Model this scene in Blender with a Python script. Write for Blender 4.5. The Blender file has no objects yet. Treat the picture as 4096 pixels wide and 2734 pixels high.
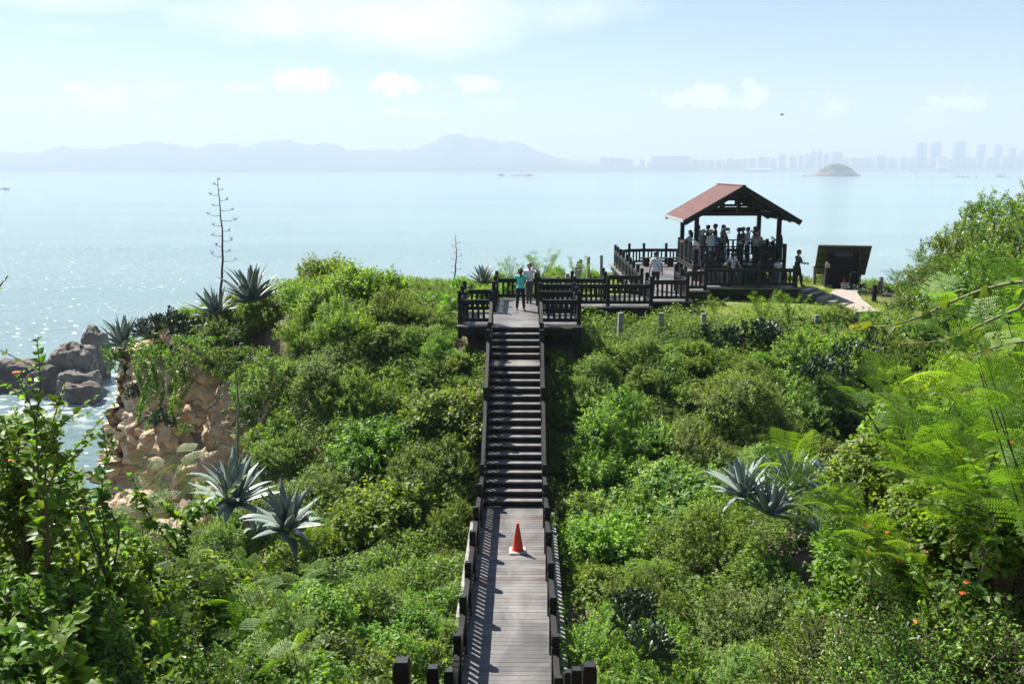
import bpy, bmesh, math, random
import numpy as np
from mathutils import Vector, Matrix, Euler, noise

S = bpy.context.scene
COL = S.collection
R = math.radians
random.seed(7)
rng = np.random.default_rng(7)

# ---------------------------------------------------------------- camera
CAMZ = 25.0
F_PX, CX, CY, YH = 3755.0, 2048.0, 1367.0, 678.0
PITCH = math.atan((CY - YH) / F_PX)
cam_d = bpy.data.cameras.new('camera'); cam = bpy.data.objects.new('camera', cam_d); COL.objects.link(cam)
cam_d.lens = 36.0 * F_PX / 4096.0; cam_d.sensor_width = 36.0
cam_d.clip_start = 0.05; cam_d.clip_end = 40000.0
cam.location = (0, 0, CAMZ); cam.rotation_euler = (math.pi/2 - PITCH, 0, 0)
S.camera = cam

def ray(px, py):
    X = (px - CX)/F_PX; v = (py - CY)/F_PX
    cp, sp = math.cos(PITCH), math.sin(PITCH)
    return X/(cp - v*sp), (-sp - v*cp)/(cp - v*sp)          # x and z per metre of forward distance
def at_z(px, py, z):
    rx, rz = ray(px, py); D = (z - CAMZ)/rz
    return Vector((rx*D, D, z))
def at_D(px, py, D):
    rx, rz = ray(px, py)
    return Vector((rx*D, D, CAMZ + rz*D))

# ---------------------------------------------------------------- world, sun, exposure
SUN_V = Vector((-0.37, 0.40, 0.68)).normalized()
SUN_EL = math.asin(SUN_V.z); SUN_AZ = math.atan2(SUN_V.x, SUN_V.y)
world = bpy.data.worlds.new('World'); S.world = world; world.use_nodes = True
wt = world.node_tree; wn = wt.nodes; wl = wt.links
bg = wn['Background']; bg.inputs['Strength'].default_value = 0.05
sky = wn.new('ShaderNodeTexSky'); sky.sky_type = 'NISHITA'; sky.sun_disc = False
sky.sun_elevation = SUN_EL; sky.sun_rotation = SUN_AZ
sky.air_density = 1.0; sky.dust_density = 0.3; sky.ozone_density = 1.4; sky.altitude = 0
def wmath(op, a, b=None, c=None, clamp=False):
    n = wn.new('ShaderNodeMath'); n.operation = op; n.use_clamp = clamp
    for i, v in enumerate((a, b, c)):
        if v is None: continue
        if hasattr(v, 'links'): wl.new(v, n.inputs[i])
        else: n.inputs[i].default_value = v
    return n.outputs[0]
tc = wn.new('ShaderNodeTexCoord'); sep = wn.new('ShaderNodeSeparateXYZ'); wl.new(tc.outputs['Generated'], sep.inputs[0])
ysafe = wmath('MAXIMUM', sep.outputs[1], 0.05)
cu = wmath('DIVIDE', sep.outputs[0], ysafe); cv = wmath('DIVIDE', sep.outputs[2], ysafe)
comb = wn.new('ShaderNodeCombineXYZ'); wl.new(cu, comb.inputs[0]); wl.new(cv, comb.inputs[1])
def wnoise(scale, detail, sx=1.0, sy=1.0, off=0.0):
    mp = wn.new('ShaderNodeMapping'); mp.inputs['Scale'].default_value = (sx, sy, 1); mp.inputs['Location'].default_value = (off, off*.7, off)
    wl.new(comb.outputs[0], mp.inputs[0])
    n = wn.new('ShaderNodeTexNoise'); n.inputs['Scale'].default_value = scale; n.inputs['Detail'].default_value = detail; n.inputs['Roughness'].default_value = .58
    wl.new(mp.outputs[0], n.inputs['Vector']); return n.outputs['Fac']
puff = wnoise(34, 6); soft = wnoise(7, 7, 1, 2.2, 3.1)
mask = None
# cumulus banks low over the strait and a thin veil high up: (x, y, half-width, half-height, density, puffiness)
for px, py, hw, hh, den, pf in [(345, 385, 170, 60, .75, 1), (640, 360, 120, 30, .35, 1), (1210, 320, 150, 62, 1, 1), (980, 350, 110, 30, .4, 1), (1590, 345, 130, 42, 1, 1), (1920, 335, 110, 32, .8, 1),
        (2900, 385, 250, 50, .7, 1), (3330, 405, 130, 50, .55, 1), (3840, 400, 110, 55, .6, 1), (3740, 470, 110, 45, .35, 1),
        (1650, 450, 110, 25, .5, 1), (2000, 425, 110, 25, .35, 1), (700, 500, 600, 40, .3, 1), (1800, 204, 90, 18, .5, .6), (250, 120, 190, 22, .35, .6),
        (1500, 40, 800, 190, 1.0, .3), (2300, 20, 420, 110, .7, .3), (300, 0, 420, 60, .6, .3)]:
    ux, uz = ray(px, py)
    a = wmath('DIVIDE', wmath('SUBTRACT', cu, ux), hw/F_PX); b = wmath('DIVIDE', wmath('SUBTRACT', cv, uz), hh/F_PX)
    r2 = wmath('ADD', wmath('MULTIPLY', a, a), wmath('MULTIPLY', b, b))
    nz = wmath('MULTIPLY_ADD', puff if pf == 1 else soft, 6.0 if pf == 1 else 3.0, -2.75 if pf == 1 else -1.2)
    m = wmath('MULTIPLY', wmath('ADD', wmath('SUBTRACT', .7, r2), nz), 1.7 if pf == 1 else .7, clamp=False)
    m = wmath('MULTIPLY', wmath('MULTIPLY', m, 1.0, clamp=True), den)
    mask = m if mask is None else wmath('MAXIMUM', mask, m)
mix = wn.new('ShaderNodeMix'); mix.data_type = 'RGBA'
wl.new(wmath('MULTIPLY', mask, .85), mix.inputs['Factor']); wl.new(sky.outputs[0], mix.inputs['A']); mix.inputs['B'].default_value = (10.6, 10.7, 10.8, 1)
wl.new(mix.outputs['Result'], bg.inputs['Color'])

sun_d = bpy.data.lights.new('sun', 'SUN'); sun = bpy.data.objects.new('sun', sun_d); COL.objects.link(sun)
sun_d.energy = 5.0; sun_d.angle = R(0.53); sun_d.color = (1.0, 0.95, 0.86)
sun.rotation_euler = SUN_V.to_track_quat('Z', 'Y').to_euler()
S.view_settings.view_transform = 'Standard'; S.view_settings.look = 'None'
S.view_settings.exposure = 1.38; S.view_settings.gamma = 1.0
S.render.engine = 'CYCLES'
S.cycles.max_bounces = 9; S.cycles.diffuse_bounces = 6; S.cycles.glossy_bounces = 2; S.cycles.transmission_bounces = 6
S.cycles.transparent_max_bounces = 6; S.cycles.volume_bounces = 0
S.cycles.caustics_reflective = False; S.cycles.caustics_refractive = False
S.cycles.sample_clamp_indirect = 6.0; S.cycles.sample_clamp_direct = 5.0
S.cycles.use_denoising = True

# ---------------------------------------------------------------- helpers
def tag(o, label=None, cat=None, group=None, kind=None):
    if label: o['label'] = label
    if cat: o['category'] = cat
    if group: o['group'] = group
    if kind: o['kind'] = kind
    return o
def empty(name, loc=(0, 0, 0), rz=0.0, label=None, cat=None, group=None):
    o = bpy.data.objects.new(name, None); COL.objects.link(o)
    o.location = loc; o.rotation_euler = (0, 0, rz); o.empty_display_size = .2
    return tag(o, label, cat, group)
def link(name, me, mats, parent=None):
    o = bpy.data.objects.new(name, me); COL.objects.link(o)
    if mats is not None:
        for m in (mats if isinstance(mats, (list, tuple)) else [mats]): me.materials.append(m)
    if parent: o.parent = parent
    return o
def inst(name, me, parent=None, loc=(0, 0, 0), rot=(0, 0, 0), sc=(1, 1, 1)):
    o = bpy.data.objects.new(name, me); COL.objects.link(o)
    o.location = loc; o.rotation_euler = rot; o.scale = sc if isinstance(sc, (tuple, list)) else (sc, sc, sc)
    if parent: o.parent = parent
    return o
def copy_tree(o, parent=None):
    c = o.copy(); COL.objects.link(c)
    if parent: c.parent = parent
    for ch in list(o.children): copy_tree(ch, c)
    return c

class MB:
    def __init__(s): s.v = []; s.f = []; s.m = []; s.a = []
    def add(s, vs, fs, mi=0, att=0.5):
        b = len(s.v); s.v += [tuple(v) for v in vs]; s.f += [tuple(b + i for i in f) for f in fs]; s.m += [mi]*len(fs); s.a += [att]*len(vs); return s
    def box(s, c, size, rz=0.0, mi=0, att=0.5, M=None):
        hx, hy, hz = size[0]/2, size[1]/2, size[2]/2
        vs = [Vector((x*hx, y*hy, z*hz)) for x in (-1, 1) for y in (-1, 1) for z in (-1, 1)]
        if M is not None: vs = [M @ v for v in vs]
        elif rz: vs = [Matrix.Rotation(rz, 3, 'Z') @ v for v in vs]
        c = Vector(c); vs = [v + c for v in vs]
        return s.add(vs, [(0, 1, 3, 2), (4, 6, 7, 5), (0, 4, 5, 1), (2, 3, 7, 6), (0, 2, 6, 4), (1, 5, 7, 3)], mi, att)
    def bar(s, p, q, w, h, mi=0, att=0.5, up=(0, 0, 1)):            # box along p->q, w across, h in 'up'
        p, q = Vector(p), Vector(q); d = q - p; L = d.length; d.normalize()
        sd = d.cross(Vector(up))
        if sd.length < 1e-4: sd = Vector((1, 0, 0))
        sd.normalize(); u = sd.cross(d)
        M = Matrix((sd, d, u)).transposed()
        return s.box((p + q)/2, (w, L, h), M=M, mi=mi, att=att)
    def tube(s, pts, radii, n=6, mi=0, att=0.5, cap=True, flat=1.0):
        pts = [Vector(p) for p in pts]; rings = []
        if not isinstance(radii, (list, tuple)): radii = [radii]*len(pts)
        ref = Vector((0.13, 0.21, 0.97))
        vs = []
        for i, p in enumerate(pts):
            d = (pts[min(i+1, len(pts)-1)] - pts[max(i-1, 0)]).normalized()
            a = d.cross(ref)
            if a.length < .05: a = d.cross(Vector((1, 0, 0)))
            a.normalize(); b = a.cross(d)
            for k in range(n):
                t = 2*math.pi*k/n; vs.append(p + (a*math.cos(t) + b*math.sin(t)*flat)*radii[i])
        fs = []
        for i in range(len(pts)-1):
            for k in range(n):
                k2 = (k+1) % n; fs.append((i*n+k, i*n+k2, (i+1)*n+k2, (i+1)*n+k))
        if cap: fs.append(tuple(range(n-1, -1, -1))); fs.append(tuple((len(pts)-1)*n+k for k in range(n)))
        return s.add(vs, fs, mi, att)
    def lathe(s, prof, n=16, c=(0, 0, 0), mi=0, att=0.5, sx=1.0, sy=1.0):   # prof: (r, z)
        c = Vector(c); vs = []; fs = []
        for r, z in prof:
            for k in range(n):
                t = 2*math.pi*k/n; vs.append(c + Vector((r*math.cos(t)*sx, r*math.sin(t)*sy, z)))
        for i in range(len(prof)-1):
            for k in range(n):
                k2 = (k+1) % n; fs.append((i*n+k, i*n+k2, (i+1)*n+k2, (i+1)*n+k))
        fs.append(tuple(range(n-1, -1, -1))); fs.append(tuple((len(prof)-1)*n+k for k in range(n)))
        return s.add(vs, fs, mi, att)
    def poly(s, pts, z0, z1, mi=0, att=.5):                          # vertical prism of a plan outline
        n = len(pts); vs = [(p[0], p[1], z0) for p in pts] + [(p[0], p[1], z1) for p in pts]
        fs = [tuple(range(n-1, -1, -1)), tuple(range(n, 2*n))] + [(i, (i+1) % n, n+(i+1) % n, n+i) for i in range(n)]
        return s.add(vs, fs, mi, att)
    def mesh(s, name, smooth=False):
        me = bpy.data.meshes.new(name); me.from_pydata(s.v, [], s.f)
        at = me.attributes.new('tint', 'FLOAT', 'POINT'); at.data.foreach_set('value', s.a)
        me.polygons.foreach_set('material_index', s.m)
        if smooth: me.polygons.foreach_set('use_smooth', [True]*len(s.f))
        me.update(); return me
    def build(s, name, mats, parent=None, smooth=False, bevel=0):
        o = link(name, s.mesh(name, smooth), mats, parent)
        if bevel:
            b = o.modifiers.new('bevel', 'BEVEL'); b.width = bevel; b.segments = 1; b.limit_method = 'ANGLE'
        return o

def np_mesh(name, V, F, tint=None, smooth=False):                    # V (n,3), F (m,k)
    me = bpy.data.meshes.new(name); n, m, k = len(V), len(F), F.shape[1]
    me.vertices.add(n); me.vertices.foreach_set('co', np.ascontiguousarray(V, dtype=np.float32).ravel())
    me.loops.add(m*k); me.loops.foreach_set('vertex_index', np.ascontiguousarray(F, dtype=np.int32).ravel())
    me.polygons.add(m); me.polygons.foreach_set('loop_start', np.arange(0, m*k, k, dtype=np.int32))
    if tint is not None:
        at = me.attributes.new('tint', 'FLOAT', 'POINT'); at.data.foreach_set('value', np.ascontiguousarray(tint, dtype=np.float32))
    if smooth: me.polygons.foreach_set('use_smooth', np.ones(m, dtype=bool))
    me.update(calc_edges=True); return me

# ---------------------------------------------------------------- materials
class NT:
    def __init__(s, name):
        s.m = bpy.data.materials.new(name); s.m.use_nodes = True; s.t = s.m.node_tree; s.n = s.t.nodes; s.l = s.t.links
        s.p = s.n['Principled BSDF']; s.out = s.n['Material Output']
    def set(s, **k):
        for a, v in k.items(): s.p.inputs[a.replace('_', ' ')].default_value = v
        return s
    def new(s, t, **k):
        n = s.n.new('ShaderNode' + t)
        for a, v in k.items(): setattr(n, a, v)
        return n
    def co(s, kind='Object', scale=(1, 1, 1)):
        t = s.new('TexCoord'); mp = s.new('Mapping'); mp.inputs['Scale'].default_value = scale
        s.l.new(t.outputs[kind], mp.inputs[0]); return mp.outputs[0]
    def noise(s, scale, detail=4, vec=None, rough=.55, dist=0):
        n = s.new('TexNoise'); n.inputs['Scale'].default_value = scale; n.inputs['Detail'].default_value = detail
        n.inputs['Roughness'].default_value = rough; n.inputs['Distortion'].default_value = dist
        if vec is not None: s.l.new(vec, n.inputs['Vector'])
        return n.outputs['Fac']
    def ramp(s, fac, stops):
        n = s.new('ValToRGB'); e = n.color_ramp.elements
        while len(e) < len(stops): e.new(.5)
        for i, (p, c) in enumerate(stops): e[i].position = p; e[i].color = (*c, 1) if len(c) == 3 else c
        if fac is not None: s.l.new(fac, n.inputs[0])
        return n.outputs[0]
    def math(s, op, a, b=None, clamp=False):
        n = s.new('Math', operation=op, use_clamp=clamp)
        for i, v in enumerate((a, b)):
            if v is None: continue
            if hasattr(v, 'links'): s.l.new(v, n.inputs[i])
            else: n.inputs[i].default_value = v
        return n.outputs[0]
    def mix(s, fac, a, b, mode='MIX'):
        n = s.new('Mix', data_type='RGBA', blend_type=mode)
        for k, v in (('Factor', fac), ('A', a), ('B', b)):
            if hasattr(v, 'links'): s.l.new(v, n.inputs[k])
            else: n.inputs[k].default_value = v if k == 'Factor' else (*v, 1)
        return n.outputs['Result']
    def attr(s, name='tint'):
        n = s.new('Attribute'); n.attribute_name = name; return n.outputs['Fac']
    def bump(s, h, strength=.3, dist=.02):
        n = s.new('Bump'); n.inputs['Strength'].default_value = strength; n.inputs['Distance'].default_value = dist
        s.l.new(h, n.inputs['Height']); s.l.new(n.outputs[0], s.p.inputs['Normal']); return n
    def to(s, sock, name): s.l.new(sock, s.p.inputs[name]); return s

def simple(name, col, rough=.6, var=.12, nscale=8, metal=0, spec=.5):
    t = NT(name); c = t.noise(nscale, 4, t.co())
    d = tuple(x*(1-var) for x in col); b = tuple(min(1, x*(1+var)) for x in col)
    t.to(t.ramp(c, [(.3, d), (.7, b)]), 'Base Color'); t.set(Roughness=rough, Metallic=metal); t.p.inputs['Specular IOR Level'].default_value = spec
    return t.m

def leaf_mat(name, dark, mid, light, transl=.3, rough=.4, spec=.5, hue=.045):
    t = NT(name)
    c = t.ramp(t.attr(), [(0, dark), (.5, mid), (1, light)])
    oi = t.new('ObjectInfo'); hs = t.new('HueSaturation')
    t.l.new(t.math('ADD', t.math('MULTIPLY', oi.outputs['Random'], hue), .5 - hue/2), hs.inputs['Hue'])
    t.l.new(t.math('ADD', t.math('MULTIPLY', oi.outputs['Random'], .5), .75), hs.inputs['Value']); t.l.new(c, hs.inputs['Color'])
    t.to(hs.outputs[0], 'Base Color'); t.set(Roughness=rough); t.p.inputs['Specular IOR Level'].default_value = spec
    tr = t.new('BsdfTranslucent'); tc_ = t.mix(1.0, hs.outputs[0], (1.9, 1.9, .7), 'MULTIPLY'); t.l.new(tc_, tr.inputs[0])
    ms = t.new('MixShader'); ms.inputs[0].default_value = transl
    t.l.new(t.p.outputs[0], ms.inputs[1]); t.l.new(tr.outputs[0], ms.inputs[2]); t.l.new(ms.outputs[0], t.out.inputs[0])
    return t.m

def wood_mat(name, dark, light, rough=(.38, .6), axis=(1, 14, 14), wear=0):
    t = NT(name); v = t.co('Object', axis)
    g = t.noise(2.2, 6, v, .6, .4)
    tone = t.math('MULTIPLY_ADD', g, .7); n = tone.node; n.inputs[2].default_value = 0.0
    s = t.math('ADD', tone, t.math('MULTIPLY', t.math('SUBTRACT', t.attr(), .5), .9), True)
    t.to(t.ramp(s, [(.1, dark), (.75, light)]), 'Base Color')
    w = t.noise(.9, 4, t.co('Object', (1, 1, 1)))
    rr = t.new('MapRange'); rr.inputs['From Min'].default_value = .35; rr.inputs['From Max'].default_value = .65
    rr.inputs['To Min'].default_value = rough[0]; rr.inputs['To Max'].default_value = rough[1]
    t.l.new(w, rr.inputs[0]); t.to(rr.outputs[0], 'Roughness')
    t.bump(g, .25, .004)
    return t.m
M_DARK = wood_mat('dark_wood', (.003, .0028, .0025), (.0095, .0085, .0075), (.45, .65))
M_DARK.node_tree.nodes['Principled BSDF'].inputs['Specular IOR Level'].default_value = .38
def deck_mat():
    t = NT('deck_wood'); v = t.co('Object', (1.2, 12, 12)); g = t.noise(2.0, 6, v, .62, .3)
    big = t.noise(.75, 5, t.co('Object', (.9, .5, 1)), .62, .8)
    s = t.math('ADD', t.math('MULTIPLY', g, .55), t.math('MULTIPLY', t.math('SUBTRACT', t.attr(), .5), .55), True)
    base = t.ramp(s, [(.05, (.055, .052, .052)), (.4, (.148, .141, .139)), (.7, (.225, .215, .208))])
    red = t.ramp(t.attr(), [(.93, (0, 0, 0)), (.95, (1, 1, 1))])
    base = t.mix(red, base, (.085, .035, .028))
    sx = t.new('SeparateXYZ'); t.l.new(t.new('TexCoord').outputs['Object'], sx.inputs[0]); wr = t.math('SUBTRACT', 1.0, t.math('MULTIPLY', t.math('ABSOLUTE', t.math('ADD', sx.outputs[0], -.12)), 1.7), True)
    base = t.mix(t.math('MULTIPLY', t.math('MULTIPLY', wr, t.noise(1.7, 5, t.co('Object', (1, 2.5, 1)), .65)), 1.1, True), base, (.25, .235, .215))
    damp = t.ramp(big, [(.42, (0, 0, 0)), (.6, (1, 1, 1))])
    t.to(t.mix(damp, base, t.mix(.55, base, (.05, .045, .045))), 'Base Color')
    rr = t.new('MapRange'); rr.inputs['From Min'].default_value = .4; rr.inputs['From Max'].default_value = .62
    rr.inputs['To Min'].default_value = .6; rr.inputs['To Max'].default_value = .36; t.l.new(big, rr.inputs[0]); t.to(rr.outputs[0], 'Roughness')
    t.bump(g, .3, .004); return t.m
M_DECK = deck_mat()
def concrete_mat():
    t = NT('concrete'); a = t.noise(6, 6, t.co()); b = t.noise(60, 3, t.co())
    t.to(t.ramp(t.math('ADD', t.math('MULTIPLY', a, .75), t.math('MULTIPLY', b, .25)), [(.3, (.13, .125, .115)), (.55, (.26, .25, .235)), (.75, (.36, .35, .33))]), 'Base Color')
    t.set(Roughness=.85); t.bump(b, .35, .01); return t.m
M_CONC = concrete_mat()

# ---------------------------------------------------------------- sea
def sea_mat():
    t = NT('sea_water'); g = t.new('NewGeometry'); mp = t.new('Mapping'); mp.inputs['Scale'].default_value = (1, 1, 1); t.l.new(g.outputs['Position'], mp.inputs[0])
    def nz(sc, det, sx, sy, rough=.6):
        m2 = t.new('Mapping'); m2.inputs['Scale'].default_value = (sx, sy, 1); m2.inputs['Rotation'].default_value = (0, 0, R(8)); t.l.new(mp.outputs[0], m2.inputs[0])
        return t.noise(sc, det, m2.outputs[0], rough, .3)
    band = nz(.0022, 5, .3, 1.6); band2 = nz(.02, 4, .25, 1.2)
    c = t.ramp(t.math('ADD', t.math('MULTIPLY', band, .6), t.math('MULTIPLY', band2, .4)), [(.36, (.22, .345, .365)), (.64, (.31, .435, .44))])
    t.to(c, 'Base Color'); t.set(Roughness=.07, IOR=1.33)
    h = t.math('ADD', t.math('MULTIPLY', nz(.16, 6, .7, 1.3, .62), 1.0), t.math('MULTIPLY', nz(.55, 7, .8, 1.2, .8), .8))
    b = t.bump(h, 1.0, 1.15)
    spark = t.math('MULTIPLY', t.math('GREATER_THAN', nz(1.1, 3, .55, .8, .6), .678), t.math('GREATER_THAN', t.math('ADD', nz(.035, 3, .35, 1.3), t.math('MULTIPLY', nz(.3, 2, 1, 1), .25)), .6))
    gl = t.new('BsdfGlossy'); gl.inputs['Roughness'].default_value = .4; gl.inputs['Color'].default_value = (.8, .85, .85, 1); ms = t.new('MixShader'); t.l.new(spark, ms.inputs[0]); t.l.new(t.p.outputs[0], ms.inputs[1]); t.l.new(gl.outputs[0], ms.inputs[2]); t.l.new(ms.outputs[0], t.out.inputs[0])
    return t.m
sea = MB()
xs = [-9000, -3000, -600, -150, 150, 600, 3000, 9000]; ys = [-300, 0, 60, 150, 400, 1500, 5000, 9200]
sea.add([(x, y, 0) for y in ys for x in xs], [(j*8+i, j*8+i+1, (j+1)*8+i+1, (j+1)*8+i) for j in range(7) for i in range(7)])
sea_o = tag(sea.build('sea', sea_mat()), kind='structure', label='pale turquoise sea with sun glitter stretching to the far shore')

# ---------------------------------------------------------------- far shore: hills, city, islets, boats
def hill_mat(name, col):
    t = NT(name); a = t.noise(.004, 6, t.co())
    t.to(t.ramp(a, [(.35, tuple(x*.75 for x in col)), (.65, tuple(x*1.25 for x in col))]), 'Base Color'); t.set(Roughness=.95); return t.m
M_HILL = hill_mat('far_hillside', (.05, .075, .045))
def ridge(name, prof, D0, depth, label, jit=1.0):
    """prof: (px, py) skyline in photo pixels of a ridge whose crest stands at distance D0+depth/2"""
    Dm = D0 + depth*.5; pts = [at_D(px, py, Dm) for px, py in prof]
    xs = np.linspace(pts[0].x, pts[-1].x, 420); zs = np.interp(xs, [p.x for p in pts], [p.z for p in pts])
    rows = 15; V = []
    for j in range(rows):
        s = j/(rows-1); prof_h = max(0.0, math.sin(math.pi*s))**.8
        for x, z in zip(xs, zs):
            n = noise.fractal(Vector((x*.004, s*3.1, D0*.01)), 1.0, 2.0, 5)
            hh = max(0, z)*prof_h*(1 + .16*n*(1 - abs(2*s-1)*.3)) + n*6*jit*prof_h
            V.append((x, D0 + depth*s, max(-2, hh) - (2 if j in (0, rows-1) else 0)))
    n = len(xs)
    F = np.array([(j*n+i, j*n+i+1, (j+1)*n+i+1, (j+1)*n+i) for j in range(rows-1) for i in range(n-1)])
    o = link(name, np_mesh(name, np.array(V), F, smooth=True), M_HILL)
    return tag(o, label, kind='structure')
ridge('hills', [(-900, 640), (-300, 625), (0, 613), (190, 605), (270, 588), (420, 590), (600, 577), (700, 590), (900, 585), (1080, 576), (1220, 575), (1330, 582), (1400, 598), (1520, 605), (1640, 604), (1680, 592), (1730, 572), (1790, 548), (1830, 533), (1880, 545), (1960, 568), (2010, 576), (2050, 570), (2110, 585), (2170, 612), (2240, 635), (2420, 655), (2600, 668)], 9300, 1600, 'pale blue hills rising to one peak across the strait')
ridge('hills', [(-900, 668), (0, 660), (300, 662), (700, 664), (1100, 660), (1500, 662), (1900, 650), (2150, 640), (2330, 655), (2600, 668), (3000, 674), (3600, 676), (4300, 674), (5200, 676)], 8750, 500, 'low dark shore hills at the foot of the far ridge', .4)
shore = MB(); shore.box((0, 8760, .4), (12500, 150, 2.0)); 
tag(shore.build('beach', simple('far_sand', (.5, .43, .33), .9)), kind='structure', label='thin pale line of beach along the far shore')

def facade(name, col, cell):
    t = NT(name); bt = t.new('TexBrick'); bt.inputs['Scale'].default_value = 1.0
    bt.inputs['Brick Width'].default_value = cell; bt.inputs['Row Height'].default_value = 3.2; bt.inputs['Mortar Size'].default_value = .9
    bt.inputs['Color1'].default_value = (*[x*.45 for x in col], 1); bt.inputs['Color2'].default_value = (*[x*.6 for x in col], 1); bt.inputs['Mortar'].default_value = (*col, 1)
    s = t.new('SeparateXYZ'); t.l.new(t.new('TexCoord').outputs['Object'], s.inputs[0]); cb = t.new('CombineXYZ')
    t.l.new(t.math('ADD', s.outputs[0], s.outputs[1]), cb.inputs[0]); t.l.new(s.outputs[2], cb.inputs[1]); t.l.new(cb.outputs[0], bt.inputs['Vector'])
    t.to(bt.outputs[0], 'Base Color'); t.set(Roughness=.6); return t.m
M_FAC = [facade('apartment_facade', (.34, .34, .36), 5), facade('pale_facade', (.42, .41, .4), 4), facade('glass_facade', (.17, .22, .27), 3)]
def building(x0, x1, yt, D=9000, mat=0, label=None, group=None, xb=None, yt2=None, crown=False):
    a, b = at_D(x0, yt, D), at_D(x1, yt if yt2 is None else yt2, D); c = (a.x + b.x)/2; w = b.x - a.x; dp = min(60, max(16, w*.7))
    o = MB(); h1, h2 = a.z, b.z; bw = w if xb is None else w*xb
    if xb is None and yt2 is None: o.box((0, 0, h1/2 - 1), (w, dp, h1+2))
    else:
        sh = -w*.04; q = [(-bw/2+sh, -dp/2), (bw/2+sh, -dp/2), (bw/2+sh, dp/2), (-bw/2+sh, dp/2)]; tq = [(-w/2, -dp/2, h1), (w/2, -dp/2, h2), (w/2, dp/2, h2), (-w/2, dp/2, h1)]
        o.add([(x, y, -2) for x, y in q] + tq, [(0, 3, 2, 1), (4, 5, 6, 7), (0, 1, 5, 4), (1, 2, 6, 5), (2, 3, 7, 6), (3, 0, 4, 7)])
    rf = MB(); rf.box((w*.08, 0, min(h1, h2) + 2), (w*.45, dp*.5, 4.5))
    if crown: rf.box((0, 0, h1 + 8), (w*.34, dp*.34, 12)); rf.tube([(0, 0, h1+12), (0, 0, h1+26)], [w*.15, .4], 4)
    b_ = o.build('apartment_block', M_FAC[mat]); b_.location = (c, D, 0)
    rf.build('roof_housing', M_FAC[mat], b_)
    return tag(b_, label or 'pale hazy apartment block in the low skyline across the water', 'building', group or 'apartment blocks on the far shore')
Z = lambda X, Y, x0, y0, s: (x0 + X/s, y0 + Y/s)
def zb(lst, x0, y0, s, **k):
    for i, (a, b, t) in enumerate(lst):
        building(x0 + a/s, x0 + b/s, y0 + t/s, 8950 + 70*((i*37) % 7), (i*5) % 2, **k)
zb([(0, 45, 207), (50, 90, 208), (90, 135, 213), (135, 180, 217), (220, 248, 220)], 2400, 480, 1.385)
zb([(28, 70, 195), (105, 150, 195), (595, 660, 160), (660, 710, 170), (712, 760, 165), (765, 845, 165), (862, 935, 168), (940, 980, 180), (985, 1060, 155), (1060, 1145, 160), (1155, 1225, 157), (1228, 1310, 152), (1335, 1398, 133), (1398, 1460, 135), (1465, 1535, 150), (1675, 1755, 122), (1778, 1845, 120), (2265, 2300, 145), (2305, 2349, 150)], 2550, 580, 2.7635)
zb([(0, 100, 380), (100, 205, 385), (205, 290, 375), (300, 350, 385), (470, 500, 390), (505, 610, 385), (625, 665, 390), (668, 760, 375), (765, 790, 390), (795, 880, 375), (1020, 1085, 390), (1315, 1390, 400), (1550, 1620, 375), (1620, 1700, 380), (1825, 1940, 380), (2045, 2145, 378), (2235, 2320, 335)], 3400, 520, 3.375)
for a, b, t in [(150, 262, 124), (264, 350, 122), (352, 462, 123), (464, 583, 122)]:
    building(2550+a/2.7635, 2550+b/2.7635, 580+t/2.7635, 8900, 0, 'wide flat-topped slab block joined in the long row left of the round islet', 'joined slab blocks')
for a, b, t, lb in [(1845, 1900, 95, 'shorter pointed tower leftmost of the four above the round islet'), (1915, 1970, 62, 'taller pointed tower, left one of the tall pair above the islet'), (1988, 2042, 62, 'taller pointed tower, right one of the tall pair above the islet'), (2058, 2113, 95, 'shorter pointed tower rightmost of the four above the round islet')]:
    building(2550+a/2.7635, 2550+b/2.7635, 580+t/2.7635 + 4, 9100, 1, lb, 'pointed towers above the islet', crown=True)
building(2550+1568/2.7635, 2550+1640/2.7635, 580+107/2.7635, 9050, 0, 'square block standing above its neighbours left of the pointed towers', 'skyline landmarks')
building(2550+2140/2.7635, 2550+2258/2.7635, 580+80/2.7635, 9050, 0, 'broad flat-topped block just right of the pointed towers', 'skyline landmarks')
building(3400+350/3.375, 3400+468/3.375, 520+352/3.375, 9050, 0, 'broad low block with raised roof left of the twin glass towers', 'skyline landmarks')
T = lambda a, b, t, lb, **k: building(3400+a/3.375, 3400+b/3.375, 520+t/3.375, 9200, 2, lb, 'tall glass towers', **k)
T(905, 1033, 172, 'left one of the twin flat-topped glass towers across the water', xb=.96)
T(1102, 1226, 175, 'right one of the twin flat-topped glass towers across the water', xb=.98)
T(1420, 1550, 168, 'tallest tapering glass tower with a stepped crown', xb=1.17, yt2=520+147/3.375)
tb = T(1730, 1822, 200, 'slim tower with pale balcony bands down one edge', xb=.98)
T(1953, 2042, 202, 'plain slim flat-topped tower right of the balcony tower', xb=1.0)
T(2155, 2235, 243, 'shorter square tower second from the right edge', xb=1.0)
T(2322, 2420, 262, 'square tower cut off by the right edge of view', xb=1.0)
bb = MB(); bb.box((-9.6, -31, 0), (13, 3, 9)); bbm = bb.mesh('balcony_band'); bbm.materials.append(simple('pale_panel', (.8, .8, .8), .6))
for k in range(6): inst('balcony_band', bbm, tb, (0, 0, 95 + k*33))
building(3400+1187/3.375, 3400+1295/3.375, 520+372/3.375, 8880, 1, 'pinkish pale block standing above the white canopy roof', 'skyline landmarks', crown=True)
M_WHITE = simple('white_paint', (.8, .8, .8), .5)
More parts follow.
